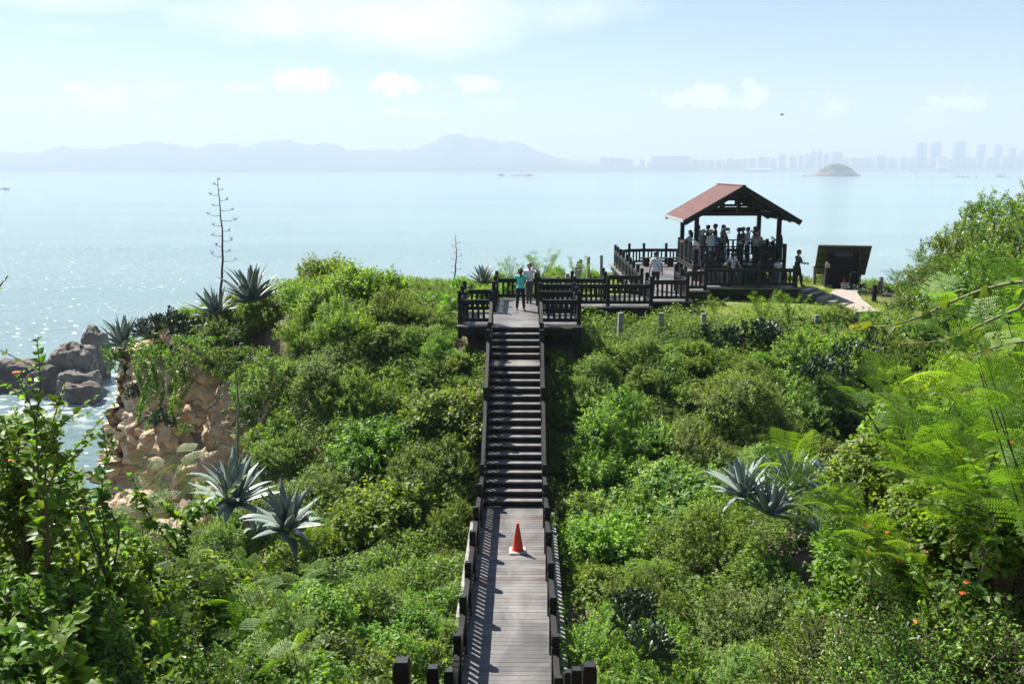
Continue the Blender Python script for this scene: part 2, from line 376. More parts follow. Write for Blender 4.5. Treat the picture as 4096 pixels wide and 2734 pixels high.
def canopy(a, b, y, D, label):
    p, q = at_D(a, y, D), at_D(b, y, D); c = (p+q)/2; w = q.x - p.x
    e = empty('canopy_roof', (c.x, D, 0), 0, label, 'canopy'); m = MB(); m.lathe([(w*.5, p.z-3), (w*.42, p.z), (w*.2, p.z+2), (.5, p.z+2.5)], 20, sy=.3); m.build('roof', M_WHITE, e)
    l = MB()
    for k in (-.3, 0, .3): l.tube([(w*k, 0, -1), (w*k, 0, p.z-1)], 1.2, 6)
    l.build('column', M_WHITE, e)
canopy(3400+1125/3.375, 3400+1390/3.375, 520+500/3.375, 8800, 'wide white winged canopy roof in front of the pinkish block')
canopy(2550+1170/2.7635, 2550+1500/2.7635, 580+258/2.7635, 8800, 'long low white canopy roof left of the round islet')
dm = MB(); p = at_D(3626, 688, 8790); w = 17; dm.lathe([(w, -1), (w*.95, 8), (w*.7, 15), (w*.35, 19), (.5, 20)], 20); d = dm.build('dome_hall', M_WHITE, None, True); d.location = (p.x, 8790, 0)
tag(d, 'small bright white dome on the far waterfront', 'building')

def rock_mat(name, a, b, c, scale=1.0, crack=.35):
    t = NT(name); n1 = t.noise(.35*scale, 8, t.co(), .62, .5); n2 = t.noise(3*scale, 5, t.co())
    col = t.ramp(t.math('ADD', t.math('MULTIPLY', n1, .8), t.math('MULTIPLY', n2, .2)), [(.32, a), (.5, b), (.68, c)])
    v = t.new('TexVoronoi', feature='DISTANCE_TO_EDGE'); v.inputs['Scale'].default_value = .55*scale
    mp = t.new('Mapping'); mp.inputs['Scale'].default_value = (1, 1, 1.5); tc_ = t.new('TexCoord'); dn = t.new('TexNoise'); dn.inputs['Scale'].default_value = .8*scale
    ad = t.new('VectorMath', operation='MULTIPLY_ADD'); t.l.new(tc_.outputs['Object'], dn.inputs['Vector']); t.l.new(dn.outputs['Color'], ad.inputs[0]); ad.inputs[1].default_value = (1.2/scale,)*3; t.l.new(tc_.outputs['Object'], ad.inputs[2])
    t.l.new(ad.outputs[0], mp.inputs[0]); t.l.new(mp.outputs[0], v.inputs['Vector'])
    cr = t.ramp(v.outputs['Distance'], [(0, (crack,)*3), (.022, (1, 1, 1))])
    st = t.noise(1.1*scale, 7, t.co('Object', (.5, .5, 3.2)), .65, .6); col = t.mix(.75, col, t.ramp(st, [(.3, (.55, .5, .46)), (.5, (1, 1, 1)), (.7, (1.3, 1.25, 1.2))]), 'MULTIPLY')
    t.to(t.mix(1.0, col, cr, 'MULTIPLY'), 'Base Color'); t.set(Roughness=.85)
    t.bump(t.math('ADD', t.math('ADD', n2, st), t.math('MULTIPLY', cr, .4)), .9, .16/scale); return t.m
M_ISLET = rock_mat('islet_rock', (.12, .1, .085), (.22, .19, .16), (.32, .28, .24), .06)
M_ISLETG = hill_mat('islet_scrub', (.035, .05, .025))
def islet(name, prof, wl, label, dp, group=None, green=None):
    """prof (px,py) outline above a waterline at photo row wl"""
    c = at_z((prof[0][0]+prof[-1][0])/2, wl, 0); D = c.y; pts = [at_D(px, py, D) for px, py in prof]
    xs = np.linspace(pts[0].x, pts[-1].x, 90); zs = np.interp(xs, [q.x for q in pts], [max(0, q.z) for q in pts]); V = []; rows = 23; n = len(xs)
    for j in range(rows):
        s = j/(rows-1)*2-1
        for x, z in zip(xs, zs):
            e = (abs(s)**2.6); hgt = z*(1-e)
            nn = noise.fractal(Vector((x*.09, s*4.0, 1.3)), .9, 2.1, 6)
            V.append((x - c.x, s*dp*(.35+.65*math.sqrt(max(0, z)/max(1, zs.max()))), max(-1.5, hgt*(1+.12*nn) + nn*.05*zs.max()*(1-e)) - (1.5 if abs(s) == 1 else 0)))
    F = np.array([(j*n+i, j*n+i+1, (j+1)*n+i+1, (j+1)*n+i) for j in range(rows-1) for i in range(n-1)])
    o = link(name, np_mesh(name, np.array(V), F), [M_ISLET, M_ISLETG]); o.location = (c.x, D, 0)
    if green:
        for f in o.data.polygons:
            if f.center.z > green + 7*noise.noise(Vector((f.center.x*.05, f.center.y*.05, 0))): f.material_index = 1
    return tag(o, label, 'islet', group)
islet('islet', [(3215, 703), (3250, 697), (3275, 684), (3295, 672), (3318, 660), (3345, 656), (3372, 662), (3395, 670), (3412, 683), (3425, 695), (3436, 703)], 705, 'round rocky islet with a scrubby green top in the bay', 60, green=19)
islet('islet', [(1982, 703), (1992, 699), (1996, 694), (2006, 693), (2012, 698), (2022, 703)], 703.6, 'small humped bare rock islet, left of the low pair', 14)
islet('islet', [(2030, 703), (2050, 700), (2070, 699), (2090, 700.5), (2100, 699.5), (2108, 696), (2115, 694.5), (2122, 698), (2132, 699), (2142, 703)], 703.6, 'long low rock islet with two bumps, right of the humped one', 14)
islet('islet', [(1956, 703), (1962, 701.4), (1970, 703)], 703.6, 'tiny flat reef just breaking the water beside the humped islet', 8)

M_HULL = simple('boat_hull', (.1, .11, .12), .5); M_CABIN = simple('boat_cabin', (.28, .28, .28), .6)
def boat(px, py, L, label):
    p = at_z(px, py, 0); e = empty('fishing_boat', p, 0, label, 'boat')
    h = MB(); st = [(-.5, .16, .55, .95), (-.42, .17, .05, .75), (0, .18, 0, .62), (.3, .15, .02, .72), (.44, .06, .2, 1.0), (.5, .01, .6, 1.25)]
    vs = []; fs = []
    for x, w, lo, hi in st: vs += [(x*L, -w*L*.6, hi), (x*L, -w*L*.35, lo-.3), (x*L, w*L*.35, lo-.3), (x*L, w*L*.6, hi)]
    for i in range(len(st)-1):
        for k in range(4): fs.append((i*4+k, i*4+(k+1) % 4, (i+1)*4+(k+1) % 4, (i+1)*4+k))
    fs += [(3, 2, 1, 0), tuple(20+k for k in range(4))]
    h.add(vs, fs); h.build('hull', M_HULL, e)
    c = MB(); c.add([(-.1*L, -.8, .7), (.12*L, -.8, .7), (.12*L, .8, .7), (-.1*L, .8, .7), (-.05*L, -.7, 2.1), (.08*L, -.7, 2.3), (.08*L, .7, 2.3), (-.05*L, .7, 2.1)], [(0, 3, 2, 1), (4, 5, 6, 7), (0, 1, 5, 4), (1, 2, 6, 5), (2, 3, 7, 6), (3, 0, 4, 7)]); c.build('wheelhouse', M_CABIN, e)
    m = MB(); m.tube([(.03*L, 0, 2.2), (.02*L, 0, 3.7)], .12, 6); m.tube([(.03*L, 0, 3.4), (-.06*L, 0, 3.2)], .08, 6); m.build('mast', M_HULL, e)
boat(21, 757.5, 11.5, 'small dark fishing boat with a low cabin near the left edge')
def raft(x0, x1, py, label, roof):
    a, b = at_z(x0, py, 0), at_z(x1, py, 0); c = (a+b)/2; w = b.x-a.x; e = empty('fish_raft', c, 0, label, 'raft', 'rafts moored off the far city')
    m = MB(); m.box((0, 0, .5), (w, 12, 1.4)); m.box((-w*.2, 0, 2.2), (w*.35, 8, 2.0)); m.build('deck', M_HULL, e)
    if roof: r = MB(); r.box((0, 0, 9), (w*.8, 11, 1.4)); [r.box((w*k, 0, 5), (1, 1, 8)) for k in (-.35, 0, .35)]; r.build('roof', M_CABIN, e)
for a, b, y, lb, rf in [(1435, 1492, 632, 'low dark raft, leftmost of the moored rafts', 0), (1510, 1560, 633, 'low dark raft second from the left', 0), (1575, 1612, 630, 'faint thin raft third from the left', 0), (1692, 1714, 635, 'small square raft alone in the middle', 0), (1965, 2110, 629, 'long raft carrying a raised flat roof', 1)]:
    raft(3400+a/3.375, 3400+b/3.375, 520+y/3.375, lb, rf)
for a, y in [(130, 606), (628, 610), (1458, 600), (505, 598), (884, 604)]:
    p = at_z(3400+a/3.375, 520+y/3.375, 0); m = MB(); m.lathe([(2.5, -.5), (2.5, 1.5), (.8, 2.5), (.8, 13), (1.4, 13.5), (1.4, 15), (.3, 16)], 8); o = m.build('marker_buoy', M_HULL); o.location = p
    tag(o, 'thin dark marker buoy standing in the bay before the towers', 'buoy', 'marker buoys')
def sailboat_meshes():
    h = MB(); h.lathe([(.2, -.4), (1.2, .6), (1.4, 1.2)], 10, sx=3.4, sy=1.0)
    s = MB(); s.add([(0, -.06, 2), (5, -.06, 2.2), (.6, -.06, 17), (0, .06, 2), (5, .06, 2.2), (.6, .06, 17)], [(0, 1, 2), (5, 4, 3), (0, 3, 4, 1), (1, 4, 5, 2), (2, 5, 3, 0)]); s.tube([(0, 0, .8), (0, 0, 17.5)], .15, 5)
    return h.mesh('hull', True), s.mesh('sail')
hm, sm = sailboat_meshes(); hm.materials.append(M_WHITE); sm.materials.append(M_WHITE)
for i, (a, y) in enumerate([(1160, 590), (1330, 588), (1370, 588), (1665, 593), (1783, 594), (1912, 593), (2057, 593), (2115, 593)]):
    p = at_z(3400+a/3.375, 520+y/3.375, 0); e = empty('sailing_dinghy', (p.x, p.y, 0), (i*1.3) % 3, 'tiny white sail standing along the city waterfront', 'sailboat', 'sailboats off the waterfront')
    inst('hull', hm, e); inst('sail', sm, e)
# bird
p = at_D(3128, 461, 60); b = MB(); b.tube([(-.16, 0, 0), (-.08, 0, .01), (.05, 0, .03), (.14, 0, .05), (.2, 0, .05)], [.012, .045, .05, .03, .008], 8)
bo = b.build('body', simple('bird_black', (.02, .02, .022), .6), None, True); be = empty('bird', p, R(200), 'small dark bird gliding in the open sky', 'bird'); be.scale = (.6, .6, .6); bo.parent = be
for sgn in (-1, 1):
    w = MB(); w.add([(.06, 0, .04), (-.06, 0, .04), (.03, sgn*.2, .16), (-.07, sgn*.2, .15), (-.05, sgn*.42, .12 if sgn > 0 else .1)], [(0, 2, 3, 1), (2, 4, 3)]); wo = w.build('wing', bo.data.materials[0], be)
    sd = wo.modifiers.new('solid', 'SOLIDIFY'); sd.thickness = .012
# ---------------------------------------------------------------- terrain
CP = np.array([(0,-6,25.5),(0,0,22.6),(0,6,19.4),(0,12,15.7),(0,18,15.45),(0,24,15.4),(0,28,17.2),(0,31,18.8),(0,35,19.15),(0,45,19.15),(0,54,18.4),
 (-3,0,23),(-3,6,21.2),(-4,9,20.0),(-4,12,18.3),(-2.6,14.5,16.5),(-3,18,15.6),(-4,24,15.1),(-4,29,17.2),(-4,33,19.2),(-5,40,19.5),(-5,50,18.3),
 (-7,4,22),(-7,8,20.9),(-8,12,18.6),(-8,16,15.5),(-7.5,22,14.4),(-7,26,15.0),(-7.5,31,17.4),(-8.5,35,19.2),(-10,39,19.3),(-9,46,18.8),
 (-13,5,21),(-14,11,18.4),(-13,16,14.8),(-12,21,13.0),(-11.5,26,12.6),(-12,31,12.8),(-10,31,13.6),(-14.5,34,13.0),(-13,38.5,18.0),(-16,40.5,17.5),(-14,46,17.4),(-20,8,19),(-17,36,12.5),
 (3,0,23),(3,6,21.0),(4.5,8,20.2),(3.5,12,17.2),(3,18,15.6),(3.5,23,15.5),(4,28,17.0),(4,32,18.9),(4,36,19.2),(5,45,19.2),(2.5,33.5,19.0),
 (7,5,22),(7,11,19),(6,16.5,15.8),(7.2,18.6,17.3),(7,22,16.6),(7.4,25,16.6),(8.4,30,18.0),(8.5,33.5,19.1),(9,40,19.2),(10,50,19.2),(10,57,18),
 (12,8,21.3),(12,16,18.0),(11.5,20,15.4),(11.6,24,14.4),(12.2,28,15.2),(13,33,18.5),(14.5,37,19.0),(15,44,19.1),(17,50,18.9),
 (18,12,22),(16,21,18.6),(18,20,20),(18,28,19.2),(19,36,18.9),(21,44,18.7),(23,52,18),(28,15,23),(28,28,21.5),(30,40,20),(32,52,18),(45,20,24),(45,45,19)], dtype=float)
def _tps(r2): return np.where(r2 > 1e-9, .5*r2*np.log(np.maximum(r2, 1e-9)), 0)
_n = len(CP); _d = ((CP[:, None, :2]-CP[None, :, :2])**2).sum(2); _A = np.zeros((_n+3, _n+3)); _A[:_n, :_n] = _tps(_d) + np.eye(_n)*.6
_A[:_n, _n] = 1; _A[:_n, _n+1:] = CP[:, :2]; _A[_n, :_n] = 1; _A[_n+1:, :_n] = CP[:, :2].T
_w = np.linalg.solve(_A, np.concatenate([CP[:, 2], [0, 0, 0]]))
COAST = np.array([(-45,-20),(-45,6),(-24,13),(-16.5,17),(-14.8,22),(-14.5,27),(-15.5,31),(-17.5,34),(-20.2,38),(-21.8,42),(-19,47.5),(-12,50.5),(-5,54),(5,58),(12,60),(20,62),(32,62),(45,60),(70,52),(70,-20)], dtype=float)
def coast_dist(x, y):                                                # >0 inside the land
    P = np.stack([x, y], -1); best = np.full(x.shape, 1e9); ins = np.zeros(x.shape, bool); n = len(COAST)
    for i in range(n):
        a, b = COAST[i], COAST[(i+1) % n]; ab = b-a; t = np.clip(((P-a)@ab)/(ab@ab), 0, 1)
        best = np.minimum(best, np.linalg.norm(P - (a + t[..., None]*ab), axis=-1))
        c = ((a[1] > y) != (b[1] > y)) & (x < (b[0]-a[0])*(y-a[1])/(b[1]-a[1]+1e-12)+a[0]); ins ^= c
    return np.where(ins, best, -best)
def gz(x, y, raw=False):
    x = np.asarray(x, float); y = np.asarray(y, float); sh = x.shape; x = x.ravel(); y = y.ravel(); z = np.zeros_like(x)
    for i in range(0, len(x), 20000):
        xs, ys = x[i:i+20000], y[i:i+20000]
        d = (xs[:, None]-CP[None, :, 0])**2 + (ys[:, None]-CP[None, :, 1])**2
        z[i:i+20000] = _tps(d)@_w[:_n] + _w[_n] + _w[_n+1]*xs + _w[_n+2]*ys
    z = np.clip(z, 2, 27)
    yc = np.interp(x, [-20, -17.6, -15.4, -13.2, -11, -9.9, -8.6, -7.6], [41.6, 39.3, 37.2, 35.2, 33.7, 33.2, 31.6, 30.0])   # foot of the cliffs: the cove floor lies before it
    lim = 12.4 - np.clip((-12.8-x)/3, 0, 1)*7 + np.clip((x+8.6)/.9, 0, 1)*12 + np.clip((y-yc-2.6)/1.6, 0, 1)*14 + np.clip((24.5-y)/2, 0, 1)*13
    z = np.where((x < -7.7) & (y > 21), np.minimum(z, lim), z)
    if not raw:
        c = coast_dist(x, y); s = np.clip((c+1.8)/3.0, 0, 1); s = s*s*(3-2*s); z = z*s - 4*(1-s)
    return z.reshape(sh)
def g1(x, y): return float(gz(np.array([x]), np.array([y]))[0])
XB = lambda D: -.301 + .0138*D                                       # bridge axis
BROT = -math.atan(.0138)
gx = np.arange(-50, 75.01, .4); gy = np.arange(-16, 70.01, .4); GX, GY = np.meshgrid(gx, gy); GZ = gz(GX, GY)
for j in range(len(gy)):
    for i in range(len(gx)):
        GZ[j, i] += .1*noise.fractal(Vector((gx[i]*.6, gy[j]*.6, 0)), 1, 2, 4)
nx, ny = len(gx), len(gy)
idx = np.arange(nx*ny).reshape(ny, nx); F = np.stack([idx[:-1, :-1], idx[:-1, 1:], idx[1:, 1:], idx[1:, :-1]], -1).reshape(-1, 4)
# what covers the soil: 1 = lawn of the headland top, 0 = bare earth and rock
def lawn(x, y):
    a = np.clip((y - 34.0 - .12*np.abs(x-6))/2, 0, 1)*np.clip((x+7.0)/3, 0, 1)*np.clip((18.5-x)/2, 0, 1)*np.clip((55-y)/3, 0, 1); return a
def ground_mat():
    t = NT('ground_soil'); n1 = t.noise(.9, 6, t.co()); n2 = t.noise(9, 5, t.co())
    soil = t.ramp(t.math('ADD', t.math('MULTIPLY', n1, .6), t.math('MULTIPLY', n2, .4)), [(.3, (.05, .036, .024)), (.5, (.11, .08, .05)), (.7, (.2, .15, .1))])
    gr = t.ramp(n2, [(.3, (.075, .115, .018)), (.55, (.14, .19, .03)), (.75, (.22, .25, .055))])
    bare = t.ramp(t.noise(.55, 5, t.co(), .6), [(.62, (0, 0, 0)), (.7, (1, 1, 1))])
    gr = t.mix(bare, gr, (.3, .22, .14))
    t.to(t.mix(t.attr(), soil, gr), 'Base Color'); t.set(Roughness=.95); t.bump(n2, .6, .05); return t.m
tint = lawn(GX, GY).ravel()
gme = np_mesh('ground', np.stack([GX.ravel(), GY.ravel(), GZ.ravel()], -1), F, tint, True)
tag(link('ground', gme, ground_mat()), 'sloping headland ground of brown soil and sunny lawn', kind='structure')

# ---------------------------------------------------------------- cliff and rocks
M_ORANGE = rock_mat('orange_sandstone', (.38, .25, .14), (.56, .41, .26), (.66, .54, .4), .7, .45)
M_BROWN = rock_mat('brown_sandstone', (.24, .165, .095), (.38, .27, .16), (.5, .39, .27), 1.6, .65)
M_PALE = rock_mat('pale_sandstone', (.4, .28, .18), (.55, .42, .3), (.66, .55, .43), 1.2, .55)
M_GREY = rock_mat('grey_boulder', (.085, .075, .066), (.15, .132, .115), (.23, .205, .18), .5, .4)
M_REEF = rock_mat('dark_reef', (.04, .034, .032), (.09, .07, .062), (.17, .14, .12), .8, .5)
M_EARTH = rock_mat('earth_bank', (.045, .03, .02), (.095, .066, .042), (.17, .125, .08), 1.4, .8)
def cliff(path, z0, z1, mat, label, seed, blk=.4, smooth=False, rec=1.9):
    P = [Vector((a, b)) for a, b in path]; L = [0]
    for a, b in zip(P, P[1:]): L.append(L[-1] + (b-a).length)
    nu, nv = int(L[-1]/.11), int((max(z1) - z0)/.11); V = []
    cx, cy = sum(p.x for p in P)/len(P), sum(p.y for p in P)/len(P)
    for j in range(nv+1):
        v = j/nv
        for i in range(nu+1):
            u = i/nu*L[-1]; k = max(0, min(len(P)-2, next((q for q in range(len(P)-1) if u <= L[q+1]), len(P)-2)))
            t = (u-L[k])/(L[k+1]-L[k]); p = P[k].lerp(P[k+1], t); d = (P[min(k+2, len(P)-1)] - P[max(k-1, 0)]).normalized(); nrm = Vector((-d.y, d.x))
            top = z1[k]*(1-t) + z1[k+1]*t; z = z0 + (top-z0)*v
            q = Vector((u*.5 + seed, z*.65, seed*1.7)); w = noise.noise_vector(q*.9)*.5
            c1 = noise.cell(Vector((q.x + w.x, q.y*1.3 + w.y, 0))); c2 = noise.cell(Vector((q.x*2.3 + w.y, q.y*2.9 + w.x, 5)))
            dv = noise.voronoi(Vector((q.x*1.1 + w.x, q.y*1.5 + w.y, 0)))[0]; cr = max(0, .12 - (dv[1]-dv[0]))
            f = noise.fractal(Vector((u*.9, z*.9, seed)), .8, 2.1, 6)
            off = blk*(c1 - .5)*1.1 + blk*.4*(c2-.5) + .28*f - 3.0*cr*(blk) + .07*(noise.cell(Vector((q.x*6, q.y*7, 9)))-.5)*blk - rec*v + .5*(1-v) + .3
            V.append((p.x + nrm.x*off, p.y + nrm.y*off, z + .12*f))
    n = nu+1; top = V[nv*n:(nv+1)*n]                                 # flat top running back under the soil
    caps = 3 if mat is M_EARTH else 12
    for j in range(1, caps+1):
        for i in range(n):
            k = max(0, min(len(P)-2, next((q for q in range(len(P)-1) if i/nu*L[-1] <= L[q+1]), len(P)-2))); d = (P[k+1]-P[k]).normalized(); f = noise.fractal(Vector((i*.1, j*.4, seed)), 1, 2, 3)
            V.append((top[i][0] + d.y*j*.28, top[i][1] - d.x*j*.28, top[i][2] + .03*j + .1*f))
    nv += caps; F = np.array([(j*n+i, j*n+i+1, (j+1)*n+i+1, (j+1)*n+i) for j in range(nv) for i in range(nu)])
    o = link('rock_cliff', np_mesh('rock_cliff', np.array(V), F, None, smooth), mat)
    return tag(o, label, 'cliff')
cliff([(-11.0, 33.3), (-13.2, 35.2), (-15.4, 37.2), (-17.6, 39.3), (-20, 41.6), (-20.4, 43.5), (-18, 47)], 3.5, [17.5, 17.6, 17.4, 17.0, 16.9, 16.8, 16.8], M_ORANGE, 'blocky orange sandstone cliff face hung with creepers above the sea', 3.3, .55, False, 2.3)
cliff([(-7.6, 29.8), (-8.6, 31.4), (-9.9, 33.2), (-11.4, 34.4), (-12.6, 35.2), (-12.9, 37)], 11.5, [16.2, 17.0, 17.2, 17.4, 17.2, 17.0], M_BROWN, 'smooth brown weathered cliff bulging right of the orange blocks', 9.1, .35)
def rock(loc, size, seed, mat, label, rz=0, lump=.35, cat='rock', group=None, sub=5, crack=.5):
    bm = bmesh.new(); bmesh.ops.create_icosphere(bm, subdivisions=sub, radius=1.0)
    for v in bm.verts:
        c = v.co.normalized(); q = c*1.3 + Vector((seed, seed*.7, 0))
        dv = noise.voronoi(q*1.5)[0]; ck = max(0, .14-(dv[1]-dv[0]))/.14
        r = 1 + lump*noise.fractal(q*.8, 1, 2, 5) - .09*crack*ck + .05*noise.fractal(q*4, .8, 2, 4)
        k = max(abs(c.x), abs(c.y), abs(c.z)); v.co = c*r*(.8 + .25*(1/k-1)/.73)
    me = bpy.data.meshes.new('rock'); bm.to_mesh(me); bm.free()
    me.polygons.foreach_set('use_smooth', [True]*len(me.polygons))
    o = link('rock', me, mat); o.location = loc; o.scale = size; o.rotation_euler = (0, 0, rz)
    return tag(o, label, cat, group)
def rock_sea(px, ytop, D, wpx, seed, mat, label, foot=-1.5, **k):       # a boulder standing on the sea bed
    p = at_D(px, ytop, D); h = (p.z - foot)/2; w = wpx*D*1.03/3755/2
    return rock(Vector((p.x, p.y, foot + h)), (w, w*.85, h*1.04), seed, mat, label, **k)
def rock_px(px, py, D, wpx, hpx, seed, mat, label, dep=None, **k):
    p = at_D(px, py, D); s = D/3755*1.03; w, h = wpx*s/2, hpx*s/2
    return rock(p, (w, dep or w*.8, h), seed, mat, label, **k)
rock_sea(290, 1362, 106, 225, 2.2, M_GREY, 'large rounded grey boulder split by long cracks at the water', crack=1.8, lump=.22)
rock_sea(310, 1462, 103, 190, 5.1, M_GREY, 'lower grey boulder lying in front of the cracked one', crack=1.2, lump=.3)
rock_sea(375, 1292, 112, 130, 8.4, M_GREY, 'pale boulder perched behind the cliff top', lump=.25, crack=1)
rock_sea(70, 1424, 107, 270, 3.7, M_REEF, 'dark low boulder at the left edge of the shore', lump=.4)
rock_sea(195, 1462, 104, 190, 6.6, M_REEF, 'reddish dark reef rock between the two big boulders', lump=.5)
rock_sea(330, 1520, 100, 170, 9.2, M_REEF, 'dark wet rock at the waterline below the boulders', lump=.4)
rock_px(700, 1330, 41, 110, 130, 7.7, M_ORANGE, 'cracked tan boulder on the clifftop between the bushes', lump=.3)
for i, (px, py, D, w, h, m, lb) in enumerate([(590, 2010, 31.5, 240, 110, M_PALE, 'pale rounded rock in the middle of the cove'),
     (700, 2120, 30, 260, 110, M_PALE, 'low sandy rock half hidden by the near shrubs'),
     (880, 1960, 30.5, 200, 120, M_BROWN, 'brown rock right of the cove under the hanging bushes')]):
    p_ = at_D(px, py, D); rock_sea(px, py-h*.5, D, w, 12.3+i*2.1, m, lb, foot=g1(p_.x, p_.y)-.5, lump=.35, crack=1)
rock_sea(400, 1975, 35.2, 420, 12.3, M_PALE, 'broad pale sandstone boulder at the foot of the orange cliff', foot=5.5, lump=.3, crack=1)
# earth bank below the agaves at right
cliff([(8.6, 18.7), (7.6, 18.0), (6.6, 17.6), (5.6, 17.8), (4.9, 18.6)], 14.9, [17.0, 17.0, 16.8, 16.3, 15.7], M_EARTH, 'brown eroded earth bank under the right hand agaves', 21.5, .5)
# surf around the boulders
def foam_mat():
    t = NT('sea_foam'); n = t.noise(.55, 7, t.co(), .68, .5); tr = t.new('BsdfTransparent'); ms = t.new('MixShader')
    t.l.new(t.math('MULTIPLY', t.ramp(n, [(.52, (0, 0, 0)), (.6, (.85, .85, .85))]), t.attr(), True), ms.inputs[0]); t.l.new(tr.outputs[0], ms.inputs[1]); t.l.new(t.p.outputs[0], ms.inputs[2]); t.l.new(ms.outputs[0], t.out.inputs[0])
    t.set(Base_Color=(.8, .82, .82, 1), Roughness=.7); return t.m
fx = np.arange(-75, -12, 1.0); fy = np.arange(24, 120, 1.0); FX, FY = np.meshgrid(fx, fy)
keys = [at_z(290, 1560, 0), at_z(60, 1545, 0), at_z(160, 1560, 0), at_z(380, 1575, 0), at_z(90, 1650, 0), at_z(420, 1600, 0)]
fd = np.min([np.hypot(FX-k.x, (FY-k.y)*.7) for k in keys], 0); cd = -coast_dist(FX, FY)
ft = np.clip(1.1 - fd/9, 0, 1); ft = np.maximum(ft, np.where(FY < 80, np.clip(1-np.abs(cd-5)/9, 0, .9), 0))
ii = np.arange(FX.size).reshape(FX.shape); FF = np.stack([ii[:-1, :-1], ii[:-1, 1:], ii[1:, 1:], ii[1:, :-1]], -1).reshape(-1, 4)
tag(link('surf_foam', np_mesh('surf_foam', np.stack([FX.ravel(), FY.ravel(), np.full(FX.size, .02)], -1), FF, ft.ravel()), foam_mat()), 'broken white surf around the shore boulders', kind='stuff')

# ---------------------------------------------------------------- timber boardwalk
POSTS = {}
def post_mesh(leg):
    k = round(leg, 2)
    if k not in POSTS:
        m = MB(); s2 = math.sqrt(2)*.069
        m.lathe([(s2, -k), (s2, .925), (s2*.8, .945), (s2*.8, .955), (s2, .975), (s2, 1.105), (s2*.78, 1.15)], 4)
        m.v = [tuple(Matrix.Rotation(R(45), 3, 'Z') @ Vector(v)) for v in m.v]
        me = m.mesh('post'); me.materials.append(M_DARK); POSTS[k] = me
    return POSTS[k]
_b = MB(); _b.box((0, 0, .4375), (.085, .035, .475)); BAL = _b.mesh('baluster'); BAL.materials.append(M_DARK)
def railing(parent, runs, leg=.3, posts=None, no_post=()):
    """runs: lists of post feet in the parent's own axes; rails join neighbours of a run"""
    m = MB(); done = []; bal = []
    for run in runs:
        run = [Vector(p) for p in run]
        for a, b in zip(run, run[1:]):
            h = Vector((b.x-a.x, b.y-a.y, 0)); L = h.length; u = (b-a)/L; h.normalize(); rz = math.atan2(h.y, h.x)
            p, q = a + u*.069, b - u*.069
            m.bar(p + Vector((0, 0, .757)), q + Vector((0, 0, .757)), .1, .165); m.bar(p + Vector((0, 0, .14)), q + Vector((0, 0, .14)), .075, .12)
            n = max(1, round((L-.14)/.2 - .35)); 
            for i in range(n): bal.append((a + u*(.07 + (L-.14)*(i+1)/(n+1)), rz))
    rail = m.build('railing', M_DARK, parent)
    for run in runs:
        for p in run:
            if any((Vector(p)-d).length < .12 for d in done) or any((Vector(p)-Vector(d)).length < .12 for d in no_post): continue
            done.append(Vector(p)); a = run[0]; b = run[1]
            inst('post', post_mesh(leg), rail, p, (0, 0, math.atan2(b[1]-a[1], b[0]-a[0])))
    for p, rz in bal: inst('baluster', BAL, rail, p, (0, 0, rz))
    return rail
def planks(m, x0, x1, y0, y1, z, along='x', w=.145, gap=.009, th=.042):
    a0, a1 = (y0, y1) if along == 'x' else (x0, x1); n = max(1, round((a1-a0)/(w+gap))); st = (a1-a0)/n
    for i in range(n):
        c = a0 + st*(i+.5); t = random.uniform(.25, .8)
        if random.random() < .035: t = 1.0
        e = random.uniform(-.006, .006)
        if along == 'x': m.box(((x0+x1)/2 + e, c, z - th/2 + random.uniform(-.0015, .0015)), (x1-x0, st-gap, th), att=t)
        else: m.box((c, (y0+y1)/2 + e, z - th/2 + random.uniform(-.0015, .0015)), (st-gap, y1-y0, th), att=t)
PW = .845
# lower footbridge
D0 = 18.4; e = empty('footbridge', (XB(D0), D0, 16.0), BROT, 'long level plank walkway with dark railings leading to the stair foot', 'footbridge')
m = MB(); planks(m, -.93, .93, 13.62-D0, 24.28-D0, 0); m.build('deck', M_DECK, e)
m = MB(); [m.box((x, (13.7+24.2)/2-D0, -.15), (.1, 24.2-13.7, .2)) for x in (-.8, 0, .8)]; m.build('beam', M_DARK, e)
m = MB(); m.box((1.02, 18.4-D0, -.33), (.2, 11.4, .5)); m.box((-1.02, 18.4-D0, -.4), (.2, 11.4, .5)); m.build('concrete_footing', M_CONC, e)
PD = [13.62, 14.95, 16.44, 18.0, 19.66, 21.18, 22.82, 24.45]
for s in (-1, 1): railing(e, [[(s*PW, d-D0, 0) for d in PD]], .2)
# stairway
RI, TR = 3.8/22, .29; D0 = 24.28
e = empty('stairway', (XB(D0), D0, 16.0), BROT, 'steep dark wooden stairway climbing the slope with a short half landing', 'stairway')
y, z = 0.0, 0.0; tread = []; riser = []
tm = MB(); tm.box((0, TR/2, -.02), (1.56, TR+.03, .04), att=.55); TRM = tm.mesh('tread'); TRM.materials.append(M_DECK)
rm = MB(); rm.box((0, 0, -RI/2 - .02), (1.56, .03, RI-.04)); RIM = rm.mesh('riser'); RIM.materials.append(M_DARK)
for i in range(22):
    z += RI; inst('riser', RIM, e, (0, y + .03, z))
    if i == 16:
        m = MB(); planks(m, -.78, .78, y - .02, y + 1.03, z); m.build('half_landing', M_DECK, e); y += 1.02
    elif i < 21: inst('tread', TRM, e, (0, y - .015 + .0, z)); y += TR
YT = y; sl = RI/TR; yl = 16*TR; zl = 17*RI
